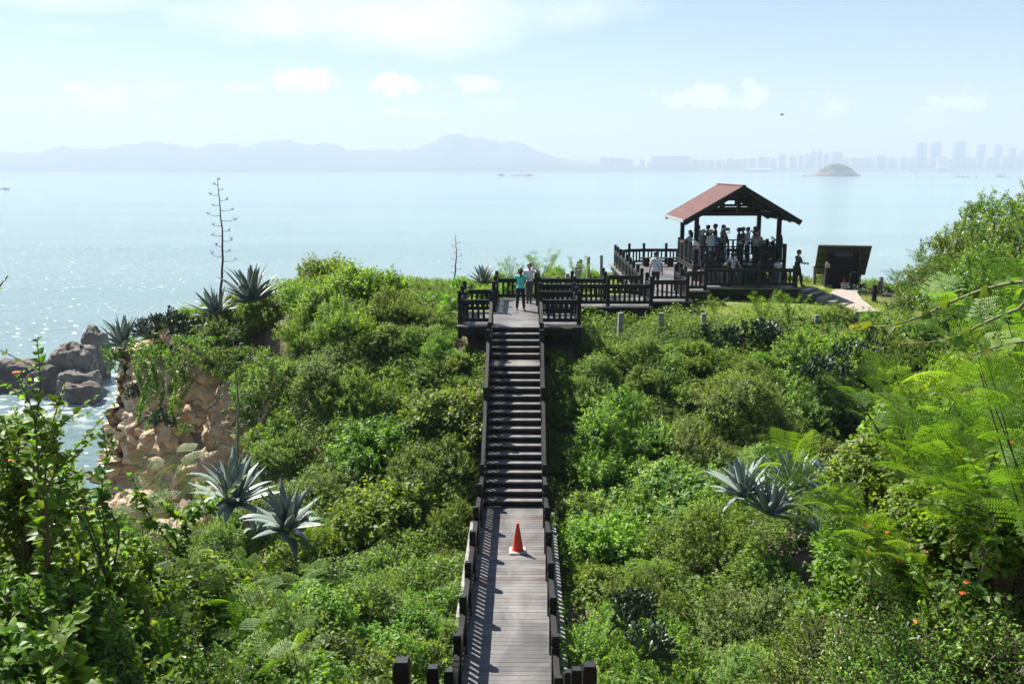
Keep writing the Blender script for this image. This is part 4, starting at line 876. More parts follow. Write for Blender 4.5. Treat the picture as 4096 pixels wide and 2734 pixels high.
def shrub_data(seed, rad, ntw, lpt, lsize, tmpl, twl=.3, nl=9, spread=.62, droop=.15, tvar=.5):
    r = np.random.default_rng(seed); rad = np.array(rad, float)
    c = rand_dir(nl, r)*r.uniform(.2, spread, (nl, 1)); c[:, 2] = np.abs(c[:, 2])*.9 + .12; c[0] = (0, 0, .45)
    lr = r.uniform(.3, .52, nl); k = r.choice(nl, ntw, p=lr**2/(lr**2).sum())
    dr = rand_dir(ntw, r); dr[:, 2] = np.where(dr[:, 2] < -.25, -dr[:, 2], dr[:, 2])
    tip = (c[k] + dr*lr[k][:, None]*r.uniform(.72, 1.12, (ntw, 1))*1.0)
    keep = np.ones(ntw, bool)                                        # drop twigs buried deep in another lobe
    for q in range(nl):
        keep &= (np.linalg.norm(tip-c[q], axis=1) > lr[q]*.62) | (k == q)
    keep &= tip[:, 2] > .02; tip, dr, k = tip[keep]*rad, dr[keep], k[keep]; ntw = len(tip)
    ax = unit(dr + np.array([0, 0, .45]) + .45*r.normal(size=(ntw, 3))); L = twl*r.uniform(.6, 1.3, ntw)
    i = np.arange(lpt); s = (i+.5)/lpt
    pos = tip[:, None] - ax[:, None]*(L[:, None]*(1-s)[None])[..., None]
    a1 = unit(np.cross(ax, rand_dir(ntw, r))); a2 = np.cross(ax, a1); ph = i*2.4 + r.uniform(0, 6.3, (ntw, 1))
    radial = a1[:, None]*np.cos(ph)[..., None] + a2[:, None]*np.sin(ph)[..., None]
    D = ax[:, None]*.55 + radial*.85 + np.array([0, 0, -droop]) + .2*r.normal(size=pos.shape)
    N = np.array([0, 0, 1.0]) + .5*dr[:, None] + .55*r.normal(size=pos.shape) - .3*D
    tt = r.uniform(0, 1, ntw); tint = np.clip(.5 + (tt-.5)[:, None]*tvar*1.4 + (s-.5)[None]*.35 + .13*r.normal(size=pos.shape[:2]), 0, 1)
    size = lsize*r.uniform(.6, 1.25, pos.shape[:2])*(1.1-.35*s)[None]
    return pos.reshape(-1, 3), D.reshape(-1, 3), N.reshape(-1, 3), size.ravel(), tint.ravel(), tip - ax*L[:, None], tip, c*rad
def shrub_mesh(name, seed, rad, ntw, lpt, lsize, tmpl, mat, twigs=False, **k):
    P, D, N, sz, ti, t0, t1, c = shrub_data(seed, rad, ntw, lpt, lsize, tmpl, **k)
    V, F, T = leaves(P, D, N, sz, ti, tmpl); me = np_mesh(name, V, F, T, len(tmpl[0]) > 4); me.materials.append(mat)
    st = MB()
    for q in c: st.tube([(q[0]*.15, q[1]*.15, -.25), (q[0]*.5, q[1]*.5, q[2]*.45), tuple(q)], [.035, .022, .012], 5)
    if twigs:
        for a, b in list(zip(t0, t1))[::2]: st.tube([a*.55 + np.array([0, 0, .1]), a, b], [.009, .006, .003], 3, cap=False)
    return me, st
LM = lambda n, d, m, l, **k: leaf_mat(n, d, m, l, **k)
M_LA = LM('leaf_dark', (.032, .068, .01), (.088, .162, .021), (.19, .28, .044), transl=.47, rough=.5, spec=.32)
M_LB = LM('leaf_light', (.05, .1, .012), (.112, .195, .025), (.215, .3, .05), transl=.48, rough=.5, spec=.32)
M_LC = LM('leaf_feathery', (.06, .135, .014), (.105, .2, .022), (.18, .29, .045), transl=.45, rough=.5, spec=.3, hue=.015)
M_LD = LM('leaf_greyish', (.05, .09, .016), (.108, .172, .036), (.21, .275, .078), transl=.45, rough=.5, spec=.34)
M_LE = LM('leaf_glossy', (.03, .068, .01), (.086, .162, .021), (.19, .275, .042), transl=.44, rough=.4, spec=.36)
M_LG = LM('leaf_heart', (.06, .13, .02), (.11, .2, .03), (.24, .26, .04), transl=.38, rough=.36)
M_STEM = simple('stem_bark', (.09, .07, .05), .85); M_STEMG = simple('stem_green', (.13, .15, .06), .7)
M_FLO = simple('orange_petal', (.8, .13, .03), .6)

PROTO = {}
def proto(key, *a, **k):
    me, st = shrub_mesh('foliage', *a, **k); sm = st.mesh('stem'); sm.materials.append(M_STEM); PROTO[key] = (me, sm)
for i in range(3): proto('A%d' % i, 20+i, (1, 1, .95), 850, 18, .082, T_DIA, M_LA, nl=13+2*i, twl=.34, spread=.7)
for i in range(2): proto('B%d' % i, 40+i, (1, 1, .95), 780, 17, .088, T_DIA, M_LB, nl=13+i, twl=.4, spread=.7)
for i in range(2): proto('D%d' % i, 50+i, (1, 1, .85), 950, 16, .076, T_DIA, M_LD, nl=15+i, twl=.26, spread=.75)
for i in range(2): proto('T%d' % i, 60+i, (1, 1, 1), 2400, 15, .05, T_DIA, M_LE, nl=26+3*i, spread=.8, twl=.15)
for i in range(2): proto('N%d' % i, 70+i, (1, 1, 1), 480, 12, .085, T_OVA, M_LA, twigs=True, nl=9+i, twl=.4)
for i in range(2): proto('S%d' % i, 80+i, (1, 1, .9), 700, 16, .042, T_OBO, M_LE, twigs=True, nl=12+i, twl=.38, tvar=.7)
for i in range(2): proto('L%d' % i, 90+i, (1, 1, 1), 440, 11, .085, T_BRO, M_LB, twigs=True, nl=10+i, twl=.42)

# bipinnate leaf for the feathery trees
def bipinnate():
    V = []; F = []
    def quad(p, d, b, L, w_):
        k = len(V); V.extend([p, p + d*L*.5 + b*w_, p + d*L, p + d*L*.5 - b*w_]); F.append((k, k+1, k+2, k+3))
    for i in range(6):
        t = .2 + .8*i/5; o = np.array([t, 0, -.18*t*t])
        for s in (-1, 1):
            d = unit(np.array([.62, s*1.0, -.22])); L = .44*(1 - .35*abs(t-.55)); b = unit(np.cross(d, [0, 0, 1]))
            for j in range(8):
                for s2 in (-1, 1):
                    p = o + d*L*(j+.6)/8; p[2] -= .09*((j/8)**2); dd = unit(d*.45 + b*s2 + np.array([0, 0, .12])); bb = unit(np.cross(dd, [0, 0, 1])); quad(p, dd, bb, .06, .019)
    quad(np.array([0., 0, 0]), unit(np.array([1., 0, -.09])), np.array([0, 1., 0]), 1.0, .006)
    return np.array(V), np.array(F)
T_BIP = bipinnate()
def feathery_parts(branches, seed, lsize=.24, step=.055, r0=.02, tip_from=.3, up=.35):
    """branches: polylines; compound leaves set along their outer part"""
    r = np.random.default_rng(seed); P = []; D = []; N = []; st = MB()
    for br in branches:
        br = [np.array(p, float) for p in br]; seg = [np.linalg.norm(b-a) for a, b in zip(br, br[1:])]; tot = sum(seg)
        st.tube(br, [r0*(1 - .85*i/(len(br)-1)) for i in range(len(br))], 6)
        s = tot*tip_from; k = 0
        while s < tot:
            a = s; j = 0
            while j < len(seg)-1 and a > seg[j]: a -= seg[j]; j += 1
            p = br[j] + (br[j+1]-br[j])*a/seg[j]; ax = unit(br[j+1]-br[j]); side = unit(np.cross(ax, [0, 0, 1])); ph = k*2.4
            dd = ax*.45 + side*math.cos(ph)*.9 + np.array([0, 0, up + .25*math.sin(ph)]) + .2*r.normal(size=3)
            P.append(p); D.append(dd); N.append(np.array([0, 0, 1.]) + .25*r.normal(size=3)); k += 1; s += step*r.uniform(.7, 1.3)
        P.append(br[-1]); D.append(br[-1]-br[-2] + np.array([0, 0, .02])); N.append(np.array([0, 0, 1.]))
    P, D, N = map(np.array, (P, D, N)); n = len(P)
    V, F, T = leaves(P, D, N, lsize*r.uniform(.65, 1.15, n), np.clip(r.normal(.55, .2, n), 0, 1), T_BIP)
    me = np_mesh('foliage', V, F, T); me.materials.append(M_LC); sm = st.mesh('branch'); sm.materials.append(M_STEM)
    return me, sm
def feathery_bush(seed, h=1.5, n=7):
    r = random.Random(seed); br = []
    for i in range(n):
        a = r.uniform(0, 6.28); q = r.uniform(.25, .75); br.append([(0, 0, -.1), (math.cos(a)*q*.35, math.sin(a)*q*.35, h*.4), (math.cos(a)*q*.8, math.sin(a)*q*.8, h*r.uniform(.65, .8)), (math.cos(a)*q*1.25, math.sin(a)*q*1.25, h*r.uniform(.8, 1.1))])
    return feathery_parts(br, seed, .25, .06)
for i in range(3): PROTO['F%d' % i] = feathery_bush(120+i)
for i in range(3): proto('G%d' % i, 150+i, (1, 1, .9), 1700, 21, .05, T_DIA, (M_LA, M_LB, M_LD)[i], nl=24+3*i, twl=.25, spread=.85, tvar=.75)
SHRUBS = []
def shrub(key, x, y, rad, label, group, cat='shrub', sink=.12, hz=1.0, name='shrub', z=None, parts=True, tilt=0):
    me, sm = PROTO[key]; z = g1(x, y) if z is None else z
    e = empty(name, (x, y, z - sink*rad), random.uniform(0, 6.28), label, cat, group); e.scale = (rad, rad, rad*hz)
    if tilt: e.rotation_euler = (R(random.uniform(-tilt, tilt)), R(random.uniform(-tilt, tilt)), e.rotation_euler[2])
    inst('foliage', me, e)
    if parts: inst('stem', sm, e)
    return e
def inpoly(p, poly):
    c = False; n = len(poly)
    for i in range(n):
        a, b = poly[i], poly[(i+1) % n]
        if (a[1] > p[1]) != (b[1] > p[1]) and p[0] < (b[0]-a[0])*(p[1]-a[1])/(b[1]-a[1])+a[0]: c = not c
    return c
def blocked(x, y, m):
    if 12 < y < 31.4 and abs(x-XB(y)) < .95+m: return True
    if 31 < y < 38.5 and -2.05-m < x < 2.35+m and (abs(x-XB(y)) < .95+m or y < 35): return True
    for a, b, c, d in [(1, 5.5, 35.6, 39.5), (5.3, 8.7, 37.2, 53), (8.5, 13.1, 41.4, 53), (12.8, 14.2, 39.8, 43), (15.6, 17.8, 46.4, 50.3), (13.2, 16, 38.5, 44), (14.5, 17.5, 42, 47)]:
        if a-m < x < b+m and c-m < y < d+m: return True
    return False
def fill(poly, rads, keys, label, group, gap=.95, tries=900, hz=(.85, 1.15), margin=.45, sink=.15, name='shrub', parts=False, tilt=8):
    xs = [p[0] for p in poly]; ys = [p[1] for p in poly]; pts = []
    for _ in range(tries):
        x, y = random.uniform(min(xs), max(xs)), random.uniform(min(ys), max(ys)); r_ = random.uniform(*rads)
        if y > 29.3 and -4.2 < x < 9: r_ = min(r_, .9)
        if not inpoly((x, y), poly) or blocked(x, y, r_*margin): continue
        if any((x-a)**2+(y-b)**2 < (gap*(r_+c)/2)**2 for a, b, c in pts): continue
        pts.append((x, y, r_)); SHRUBS.append((x, y, r_))
        shrub(random.choice(keys), x, y, r_, label, group, hz=random.uniform(*hz), sink=sink, name=name, parts=parts, tilt=tilt)
# thickets (copies too small to show stems carry foliage only)
fill([(-8.3, 24.3), (-1.9, 23.8), (-1.75, 32.3), (-8.3, 32.3)], (1.2, 2.5), ['G0', 'G1', 'G0', 'A0', 'A1', 'B0'], 'dense small-leaved shrub on the slope left of the stairway', 'shrubs on the slope left of the stairs', gap=.98)
fill([(-12.3, 34.2), (-9.5, 31.8), (-2.4, 32.0), (-2.7, 39.5), (-11.5, 40)], (1.0, 1.9), ['G1', 'G2', 'G0', 'B1', 'D1'], 'leafy shrub on the crest left of the stair-head platform', 'shrubs on the left crest', gap=1.1, hz=(.9, 1.3))
fill([(-7.2, 15.5), (-1.6, 13.0), (-1.7, 24), (-7.4, 24)], (0.8, 1.5), ['G1', 'B0', 'B1', 'A1', 'G0', 'N0'], 'low bright shrub beside the lower walkway on its left', 'shrubs left of the lower walkway', gap=1.1)
fill([(-18.0, 42.8), (-14, 39.2), (-11, 36.4), (-11, 45), (-17, 46)], (0.72, 1.15), ['A0', 'A1', 'B1', 'D0'], 'small shrub growing on the clifftop above the orange rock', 'clifftop shrubs', gap=1.5)
fill([(1.75, 24.0), (9.5, 24.0), (10.3, 31.2), (2.2, 31.6)], (1.2, 2.5), ['G2', 'G1', 'G2', 'D0', 'B0', 'A1'], 'greyish sunlit shrub on the slope right of the stairway', 'shrubs on the slope right of the stairs', gap=.98)
fill([(1.7, 13.5), (5.6, 13.5), (6.8, 16.5), (5.2, 20), (7.6, 24.2), (1.8, 24.2)], (.8, 1.7), ['G2', 'B0', 'D0', 'A1', 'B1', 'G1'], 'bushy shrub right of the lower walkway', 'shrubs right of the lower walkway', gap=1.2)
fill([(8.3, 19), (12.5, 18), (20, 22), (20, 32), (11.5, 33), (9.3, 27)], (1.3, 2.4), ['G0', 'A0', 'G0', 'A2', 'B0'], 'dark shrub filling the gully on the right', 'shrubs in the right gully', gap=1.25)
fill([(-10.5, 40), (-3, 40), (2, 41), (3.2, 46), (3.6, 52), (3, 56), (-5, 52.5), (-11, 49)], (1.2, 1.9), ['B0', 'B1', 'D0', 'A1'], 'bright shrub behind the back railing on the seaward edge', 'shrubs on the seaward edge', gap=1.6, hz=(.9, 1.3))
fill([(3, 53.6), (14, 53.6), (16, 51.2), (24, 49.5), (25, 55), (14, 59), (5, 57.5)], (1.01, 1.28), ['B0', 'B1', 'D1', 'A1'], 'low hedge shrub on the cliff edge beyond the pavilion', 'hedge shrubs beyond the pavilion', gap=1.45)
fill([(10.3, 33.0), (13.5, 31.5), (14, 35.2), (11.6, 36)], (0.86, 1.15), ['A0', 'D1', 'A2'], 'dark shrub at the lawn edge in front of the path', 'shrubs at the lawn edge', gap=1.12)
for i, (x, y, r_, k) in enumerate([(-1.75, 29.9, .55, 'B0'), (-2.6, 30.6, .6, 'A1'), (-2.9, 32.6, .6, 'B1'), (1.8, 29.8, .55, 'B0'), (2.9, 30.8, .55, 'D0'), (3.3, 32.0, .5, 'B1'), (1.65, 30.7, .62, 'B0'), (2.35, 30.4, .62, 'A1'), (-1.6, 30.8, .55, 'B1'), (-2.2, 30.9, .55, 'B0'), (1.45, 31.2, .55, 'A1'), (-1.4, 31.2, .5, 'A0'), (-1.35, 28.6, .6, 'A1'), (1.55, 28.4, .85, 'B1'), (-1.35, 26.8, .6, 'B0'), (1.6, 26.6, .9, 'D0'), (-1.4, 25.2, .6, 'A0'), (1.6, 24.8, .85, 'B0'), (2.0, 32.9, .6, 'B0'), (1.2, 33.4, .5, 'A1'), (-1.2, 33.2, .5, 'A0')]):
    shrub(k, x, y, r_, 'small shrub crowding the edge of the stairway', 'shrubs crowding the stair edges', parts=False)
for x, y, r_, k in [(-11.9, 37.4, 1.0, 'B0'), (-12.9, 38.6, .9, 'A1'), (-10.9, 36.2, 1.0, 'A0'), (-13.8, 40.4, .9, 'B1'), (-10.0, 34.8, .9, 'B1'), (-15.0, 41.2, .8, 'A0'), (-16.4, 42.4, .7, 'B0')]:
    shrub(k, x, y, r_, 'rounded shrub between the clifftop agaves', 'shrubs between the clifftop agaves', parts=False, z=max(17.1, g1(x, y)))
# trees on the right
TR_N = 0
for x, y, r_, h in [(16.6, 33.5, 2.0, 3.4), (18.6, 37.6, 2.2, 4.8), (20.6, 40.5, 2.4, 5.4), (20.3, 35.6, 2.5, 5.4), (22.5, 37.5, 2.6, 6.0), (18.5, 31.0, 2.2, 4.4), (16.8, 29.0, 2.0, 3.6), (18.4, 34.2, 2.2, 4.6), (21.5, 32.6, 2.4, 5.0), (16.2, 30.5, 1.7, 2.6), (24.0, 41, 2.6, 6.2), (15.2, 33.0, 1.5, 2.2), (18.2, 28.2, 2.0, 3.4), (15.6, 27.4, 1.7, 2.4), (14.4, 24.6, 1.6, 2.4), (17.2, 24.4, 1.9, 3.2), (20.5, 27.5, 2.2, 4.4), (22.5, 30.0, 2.3, 5.2), (20.0, 23.5, 2.0, 4.0), (13.6, 29.6, 1.3, 1.8), (24.5, 34.5, 2.6, 6.2), (26, 38, 2.6, 6.6), (19.2, 44.0, 1.5, 2.0), (21.5, 45.5, 1.6, 2.6), (12.6, 21.5, 1.5, 2.6), (13.8, 22.8, 1.8, 3.4), (11.6, 18.6, 1.4, 2.4), (13.4, 19.4, 1.7, 3.4), (12.4, 27.0, 1.4, 2.0), (16.6, 37.0, 1.5, 2.4)]:
    h *= 1.22; r_ *= 1.12; z = g1(x, y); e = empty('tree', (x, y, z), random.uniform(0, 6.28), 'glossy broadleaf tree in the dense wood on the right hand slope', 'tree', 'trees on the right slope')
    c = inst('crown', PROTO['T%d' % (TR_N % 2)][0], e, (0, 0, max(0, h-2*r_*.95)), (0, 0, 0), (r_, r_, min(r_*.95, h*.5)*1.15)); TR_N += 1
    m = MB(); m.tube([(0, 0, -.3), (.1, .05, h*.3), (-.05, .1, h*.6)], [.14, .1, .05], 7); [m.tube([(.05, .05, h*.35), (math.cos(a)*r_*.5, math.sin(a)*r_*.5, h*.65)], [.06, .02], 5) for a in (0.4, 2.3, 4.4)]; m.build('trunk', M_STEM, e)
    SHRUBS.append((x, y, r_))
# feathery bushes scattered through the thickets
for i, (px, py, D, s, lb) in enumerate([(740, 655, 37, 1.0, 'feathery bush on the left crest beside the agaves'), (885, 672, 36, 1.0, 'feathery bush at the middle of the left crest'), (820, 640, 39, .9, 'taller feathery bush behind the others on the left crest'), (1000, 690, 34.5, .85, 'feathery bush close to the left bay of the platform'), (680, 690, 36, .8, 'feathery bush just below the clifftop agave'),
     (1240, 600, 44, 1.1, 'feathery bush behind the boy at the back railing'), (1170, 612, 43, .9, 'feathery bush behind the woman in turquoise'), (1330, 612, 47, .9, 'feathery bush behind the concrete posts'),
     (1750, 690, 34.8, .8, 'loose feathery bush with seed pods in front of the right deck'), (1815, 690, 35.2, .75, 'loose feathery bush left of the concrete steps'), (1640, 690, 36.6, .5, 'small feathery bush at the foot of the boardwalk'), (1060, 680, 34.6, .6, 'small feathery bush touching the left bay railing'), (720, 1240, 21, .7, 'feathery bush left of the walkway beside the lower agaves'), (980, 1460, 14.8, .55, 'feathery sprig hanging by the lower left railing')]):
    p = at_D(px*1.7437, py*1.7437, D); shrub('F%d' % (i % 3), p.x, p.y, s, lb, 'feathery bushes', sink=0, name='feathery_bush', z=p.z-1.25*s if i < 12 else p.z-.9*s)

# ground cover under the shrubs
def cover():
    n = 800000; x = rng.uniform(-12, 17, n); y = rng.uniform(11, 46, n)
    keep = rng.uniform(0, 1, n) > lawn(x, y)*1.02; keep &= ~((np.abs(x-XB(y)) < .98) & (y < 31.4)); keep &= ~((x < -8.6) & (y > 16) & (y < 36.3))
    keep &= ~((x > 5.2) & (x < 8.2) & (y > 16.6) & (y < 19)); keep &= coast_dist(x, y) > .3
    keep &= ~((np.abs(x-1.7) < .6) & (y < 25) & (rng.uniform(0, 1, n) < .6))
    for a, b, c, d in [(-2, 2.3, 31, 38.4), (1, 5.5, 35.6, 39.5), (5.3, 8.7, 37.2, 53), (8.5, 13.1, 41.4, 53), (15.6, 17.9, 46.2, 50.3)]: keep &= ~((x > a) & (x < b) & (y > c) & (y < d))
    x, y = x[keep], y[keep]; n = len(x); z = gz(x, y)
    hump = np.array([noise.noise(Vector((a*.9, b*.9, 0))) for a, b in zip(x[::1], y[::1])]); z = z + rng.uniform(0, .5, n)*(1+1.4*np.clip(hump, -.5, 1))*np.where((np.abs(x) < 2.4) & (y > 30), .5, 1) + .1*hump
    D = rng.normal(size=(n, 3)); D[:, 2] *= .4; N = np.array([0, 0, 1.]) + .45*rng.normal(size=(n, 3))
    V, F, T = leaves(np.stack([x, y, z], -1), D, N, rng.uniform(.06, .13, n), np.clip(.5+.35*hump+rng.normal(0, .15, n), 0, 1), T_DIA)
    tag(link('ground_cover', np_mesh('ground_cover', V, F, T), M_LA), 'low leafy creepers and seedlings covering the slopes', kind='stuff')
cover()
def grass():
    n = 130000; x = rng.uniform(-6, 19, n); y = rng.uniform(32.5, 55, n); k = rng.uniform(0, 1, n) < lawn(x, y)
    pm = np.array([noise.noise(Vector((a*.55, b*.55, 3))) for a, b in zip(x, y)]); k &= pm < .42
    pth = np.interp(y, [p[1] for p in PA], [p[0] for p in PA]); k &= ~((np.abs(x-pth) < .72) & (y > 38.5) & (y < 47.5))
    x, y, pm = x[k], y[k], pm[k]; n = len(x); z = gz(x, y); D = rng.normal(0, .45, (n, 3)); D[:, 2] = 1; N = rng.normal(size=(n, 3)); N[:, 2] = .2
    V, F, T = leaves(np.stack([x, y, z], -1), D, N, rng.uniform(.05, .14, n), np.clip(.55 + .5*pm + rng.normal(0, .2, n), 0, 1), (np.array([(0, .06, 0), (1, .02, 0), (1, -.02, 0), (0, -.06, 0)], float), np.array([(0, 1, 2, 3)])))
    tag(link('grass', np_mesh('grass', V, F, T), LM('grass_blade', (.07, .11, .015), (.15, .2, .03), (.26, .29, .07), transl=.35, rough=.55, hue=0)), 'short sunny grass on the headland top', kind='stuff')
grass()

# ---------------------------------------------------------------- agaves
M_AG = leaf_mat('agave_leaf', (.1, .135, .118), (.155, .2, .175), (.23, .28, .245), transl=.06, rough=.42, hue=.01)
M_STK = simple('agave_stalk_green', (.14, .17, .1), .7); M_STKD = simple('agave_stalk_dead', (.03, .024, .02), .85)
def agave_mesh(seed, n=34, L=1.3, lean=0.0):
    r = random.Random(seed); m = MB()
    for i in range(n):
        f = i/(n-1); az = i*2.39996 + r.uniform(-.2, .2); el = R(84 - 78*f + r.uniform(-7, 7)); ln = L*r.uniform(.85, 1.12)*(.72 + .4*math.sin(math.pi*min(1, .25+f*.7))); w = .118*L*r.uniform(.85, 1.15)
        bend = r.choice([.05, .2, .35, .7, 1.6 if f > .3 else .3]) if f > .12 else .05; u = Vector((math.cos(az), math.sin(az), 0)); p = u*.06*L + Vector((0, 0, .12)); a = el; k = 9; t_ = r.uniform(.25, .8); rows = []
        side = Vector((-u.y, u.x, 0)); tw = r.uniform(-.15, .15)
        for j in range(k+1):
            s = j/k; d = u*math.cos(a) + Vector((0, 0, math.sin(a))); nn = -u*math.sin(a) + Vector((0, 0, math.cos(a)))
            ww = w*(.62 + 1.35*s - 2.0*s*s + .03)*(1 if s < .9 else .55) if s < 1 else .002
            ww = max(.003, ww if s < .95 else .012); sd = (side + nn*tw*s).normalized()
            rows += [p - sd*ww + nn*ww*.5, p - nn*.012*(1-s), p + sd*ww + nn*ww*.5, p + nn*(.03*(1-s)+.004)]
            p = p + d*ln/k; a -= (bend*(s**1.2)*2.2/k) if s > .2 else .1*bend/k
        fs = [(4*j+c, 4*j+(c+1) % 4, 4*j+4+(c+1) % 4, 4*j+4+c) for j in range(k) for c in range(4)]
        m.add(rows, fs, att=t_)
    me = m.mesh('rosette', True); me.materials.append(M_AG); return me
AG = [agave_mesh(3), agave_mesh(11, 30), agave_mesh(19, 38)]
def stalk(base, top, r0, mat, nb, dead, seed, start=.35):
    r = random.Random(seed); m = MB(); base, top = Vector(base), Vector(top); L = (top-base).length; K = 14; pts = [base.lerp(top, i/K) + Vector((r.uniform(-.012, .012)*L*.4 + .035*L*math.sin(math.pi*i/K), 0, 0)) for i in range(K+1)]
    m.tube(pts, [max(.006, r0*(1-.82*i/K)) for i in range(K+1)], 7)
    for i in range(nb):
        t = start + (1-start)*(i+.4)/nb; p = base.lerp(top, t) + Vector((.035*L*math.sin(math.pi*t), 0, 0)); s = (-1 if i % 2 else 1)*r.choice([1, 1, 1, .6]); ln = L*.072*(1.15 - .7*((t-start)/(1-start)))*r.uniform(.6, 1.35); yv = r.uniform(-.6, .6)
        q = [p, p + Vector((s*ln*.5, yv*ln*.5, -.05*ln)), p + Vector((s*ln, yv*ln, 0)), p + Vector((s*ln*1.3, yv*ln*1.25, r.uniform(.05, .2)*ln))]; m.tube(q, [r0*.22, r0*.16, r0*.13, r0*.11], 5)
        for _ in range(7 if dead else 12):
            e2 = q[3] + Vector((r.uniform(-.35, .35), r.uniform(-.35, .35), r.uniform(.02, .45)))*ln*.75; m.tube([q[3], (q[3]+e2)/2 + Vector((0, 0, -.02)), e2], [r0*.13, r0*.1, r0*.14], 4)
            if not dead: m.lathe([(.004, -.02), (.022, .0), (.014, .025)], 5, c=e2)
    return m, mat
def agave(px, py, D, s, k, label, z=None, stk=None, tilt=(0, 0)):
    p = at_D(px*1.7437, py*1.7437, D); e = empty('agave', p, 0, label, 'agave', 'agaves')
    inst('rosette', AG[k], e, (0, 0, 0), (R(tilt[0]), R(tilt[1]), random.uniform(0, 6.28)), s)
    if stk:
        tx, ty, TD, r0, dead, nb, st = stk; t = at_D(tx*1.7437, ty*1.7437, TD); m, mt = stalk((0, 0, 0), t-p, r0, None, nb, dead, int(px), st); m.build('flower_stalk', M_STKD if dead else M_STK, e, True)
    return e
agave(578, 700, 37.5, 1.12, 0, 'big blue-grey agave at the top of the left crest with upright leaves')
agave(500, 732, 37.8, .95, 1, 'agave leaning over the clifftop with a tall dead flower stalk', stk=(498, 405, 37.8, .062, True, 17, .4), tilt=(8, -14))
agave(281, 803, 40.4, 1.05, 1, 'agave spreading on the edge of the orange cliff', tilt=(14, 0))
agave(330, 775, 40.6, .65, 0, 'small upright agave behind the one on the cliff edge')
agave(535, 1165, 24.0, .98, 2, 'largest agave by the cove with a tall green flower stalk', stk=(529, 748, 24.4, .046, False, 17, .28), tilt=(10, -8))
agave(588, 1232, 22.6, .5, 1, 'agave with drooping leaves tucked right below the largest one', tilt=(18, 6))
agave(655, 1222, 21.6, .82, 1, 'curling agave against the bushes left of the walkway', tilt=(24, -6))
agave(1108, 655, 40.3, .62, 0, 'small upright agave behind the left bay of the platform')
agave(1712, 1145, 19.6, .66, 1, 'leftmost agave above the earth bank', tilt=(10, -10))
agave(1760, 1190, 19.0, .7, 2, 'agave drooping over the middle of the earth bank', tilt=(22, 0))
agave(1820, 1130, 20.0, .7, 2, 'upright pale agave behind the feathery branch on the right')
agave(1925, 1175, 19.2, .85, 0, 'bright pale agave at the right end of the earth bank')
agave(1890, 1240, 18.2, .55, 1, 'shaded agave hanging below the bright pale one', tilt=(25, 0))
agave(1985, 1175, 19.5, .5, 1, 'agave half hidden by leaves farthest right')
p = at_D(1038*1.7437, 632*1.7437, 44); t = at_D(1045*1.7437, 537*1.7437, 44); m, _ = stalk((0, 0, -.6), t-p, .045, None, 13, True, 5, .2); o = m.build('dead_flower_stalk', M_STKD, None, True); o.location = p
tag(o, 'small dead agave flower stalk standing before the sea left of the woman', 'flower stalk')

# ---------------------------------------------------------------- prickly pears
M_CAC = leaf_mat('cactus_pad', (.03, .055, .025), (.055, .09, .04), (.09, .14, .06), transl=.03, rough=.42, hue=.01); M_YEL = simple('yellow_petal', (.8, .55, .05), .5)
def cactus_mesh(seed, h=1.3, arms=5):
    r = random.Random(seed); m = MB()
    def pad(p, d, L, lvl):
        d = d.normalized(); a = r.uniform(0, 6.28); s = d.cross(Vector((math.cos(a), math.sin(a), .2))).normalized(); n = s.cross(d); c = p + d*L*.5; t = r.uniform(.2, .8); vs = []; fs = []; K, J = 8, 5
        for j in range(J+1):
            f = math.pi*j/J; w = math.sin(f)**.75*L*.3*(1+.18*-math.cos(f)); zc = -math.cos(f)*L*.5
            for k in range(K): q = 2*math.pi*k/K; vs.append(c + d*zc + s*w*math.cos(q) + n*(.1 if lvl else .2)*w*1.3*math.sin(q))
        fs = [(j*K+k, j*K+(k+1) % K, (j+1)*K+(k+1) % K, (j+1)*K+k) for j in range(J) for k in range(K)]; m.add(vs, fs, att=t)
        if lvl < 5 and c.z < h*1.25:
            for _ in range(r.choice([1, 2, 2, 3]) if lvl else 3):
                q = r.uniform(-1.1, 1.1); dd = d*math.cos(q) + s*math.sin(q) + Vector((r.uniform(-.3, .3), r.uniform(-.3, .3), .25)); pad(c + (d*math.cos(q)*.5 + s*math.sin(q)*.28)*L*.92, dd, L*r.uniform(.72, .98), lvl+1)
    for i in range(arms): a = r.uniform(0, 6.28); pad(Vector((math.cos(a)*.25, math.sin(a)*.25, 0)), Vector((math.cos(a)*.6, math.sin(a)*.6, 1)), .3, 0)
    me = m.mesh('pads', True); me.materials.append(M_CAC); return me
CAC = [cactus_mesh(5), cactus_mesh(8), cactus_mesh(14)]
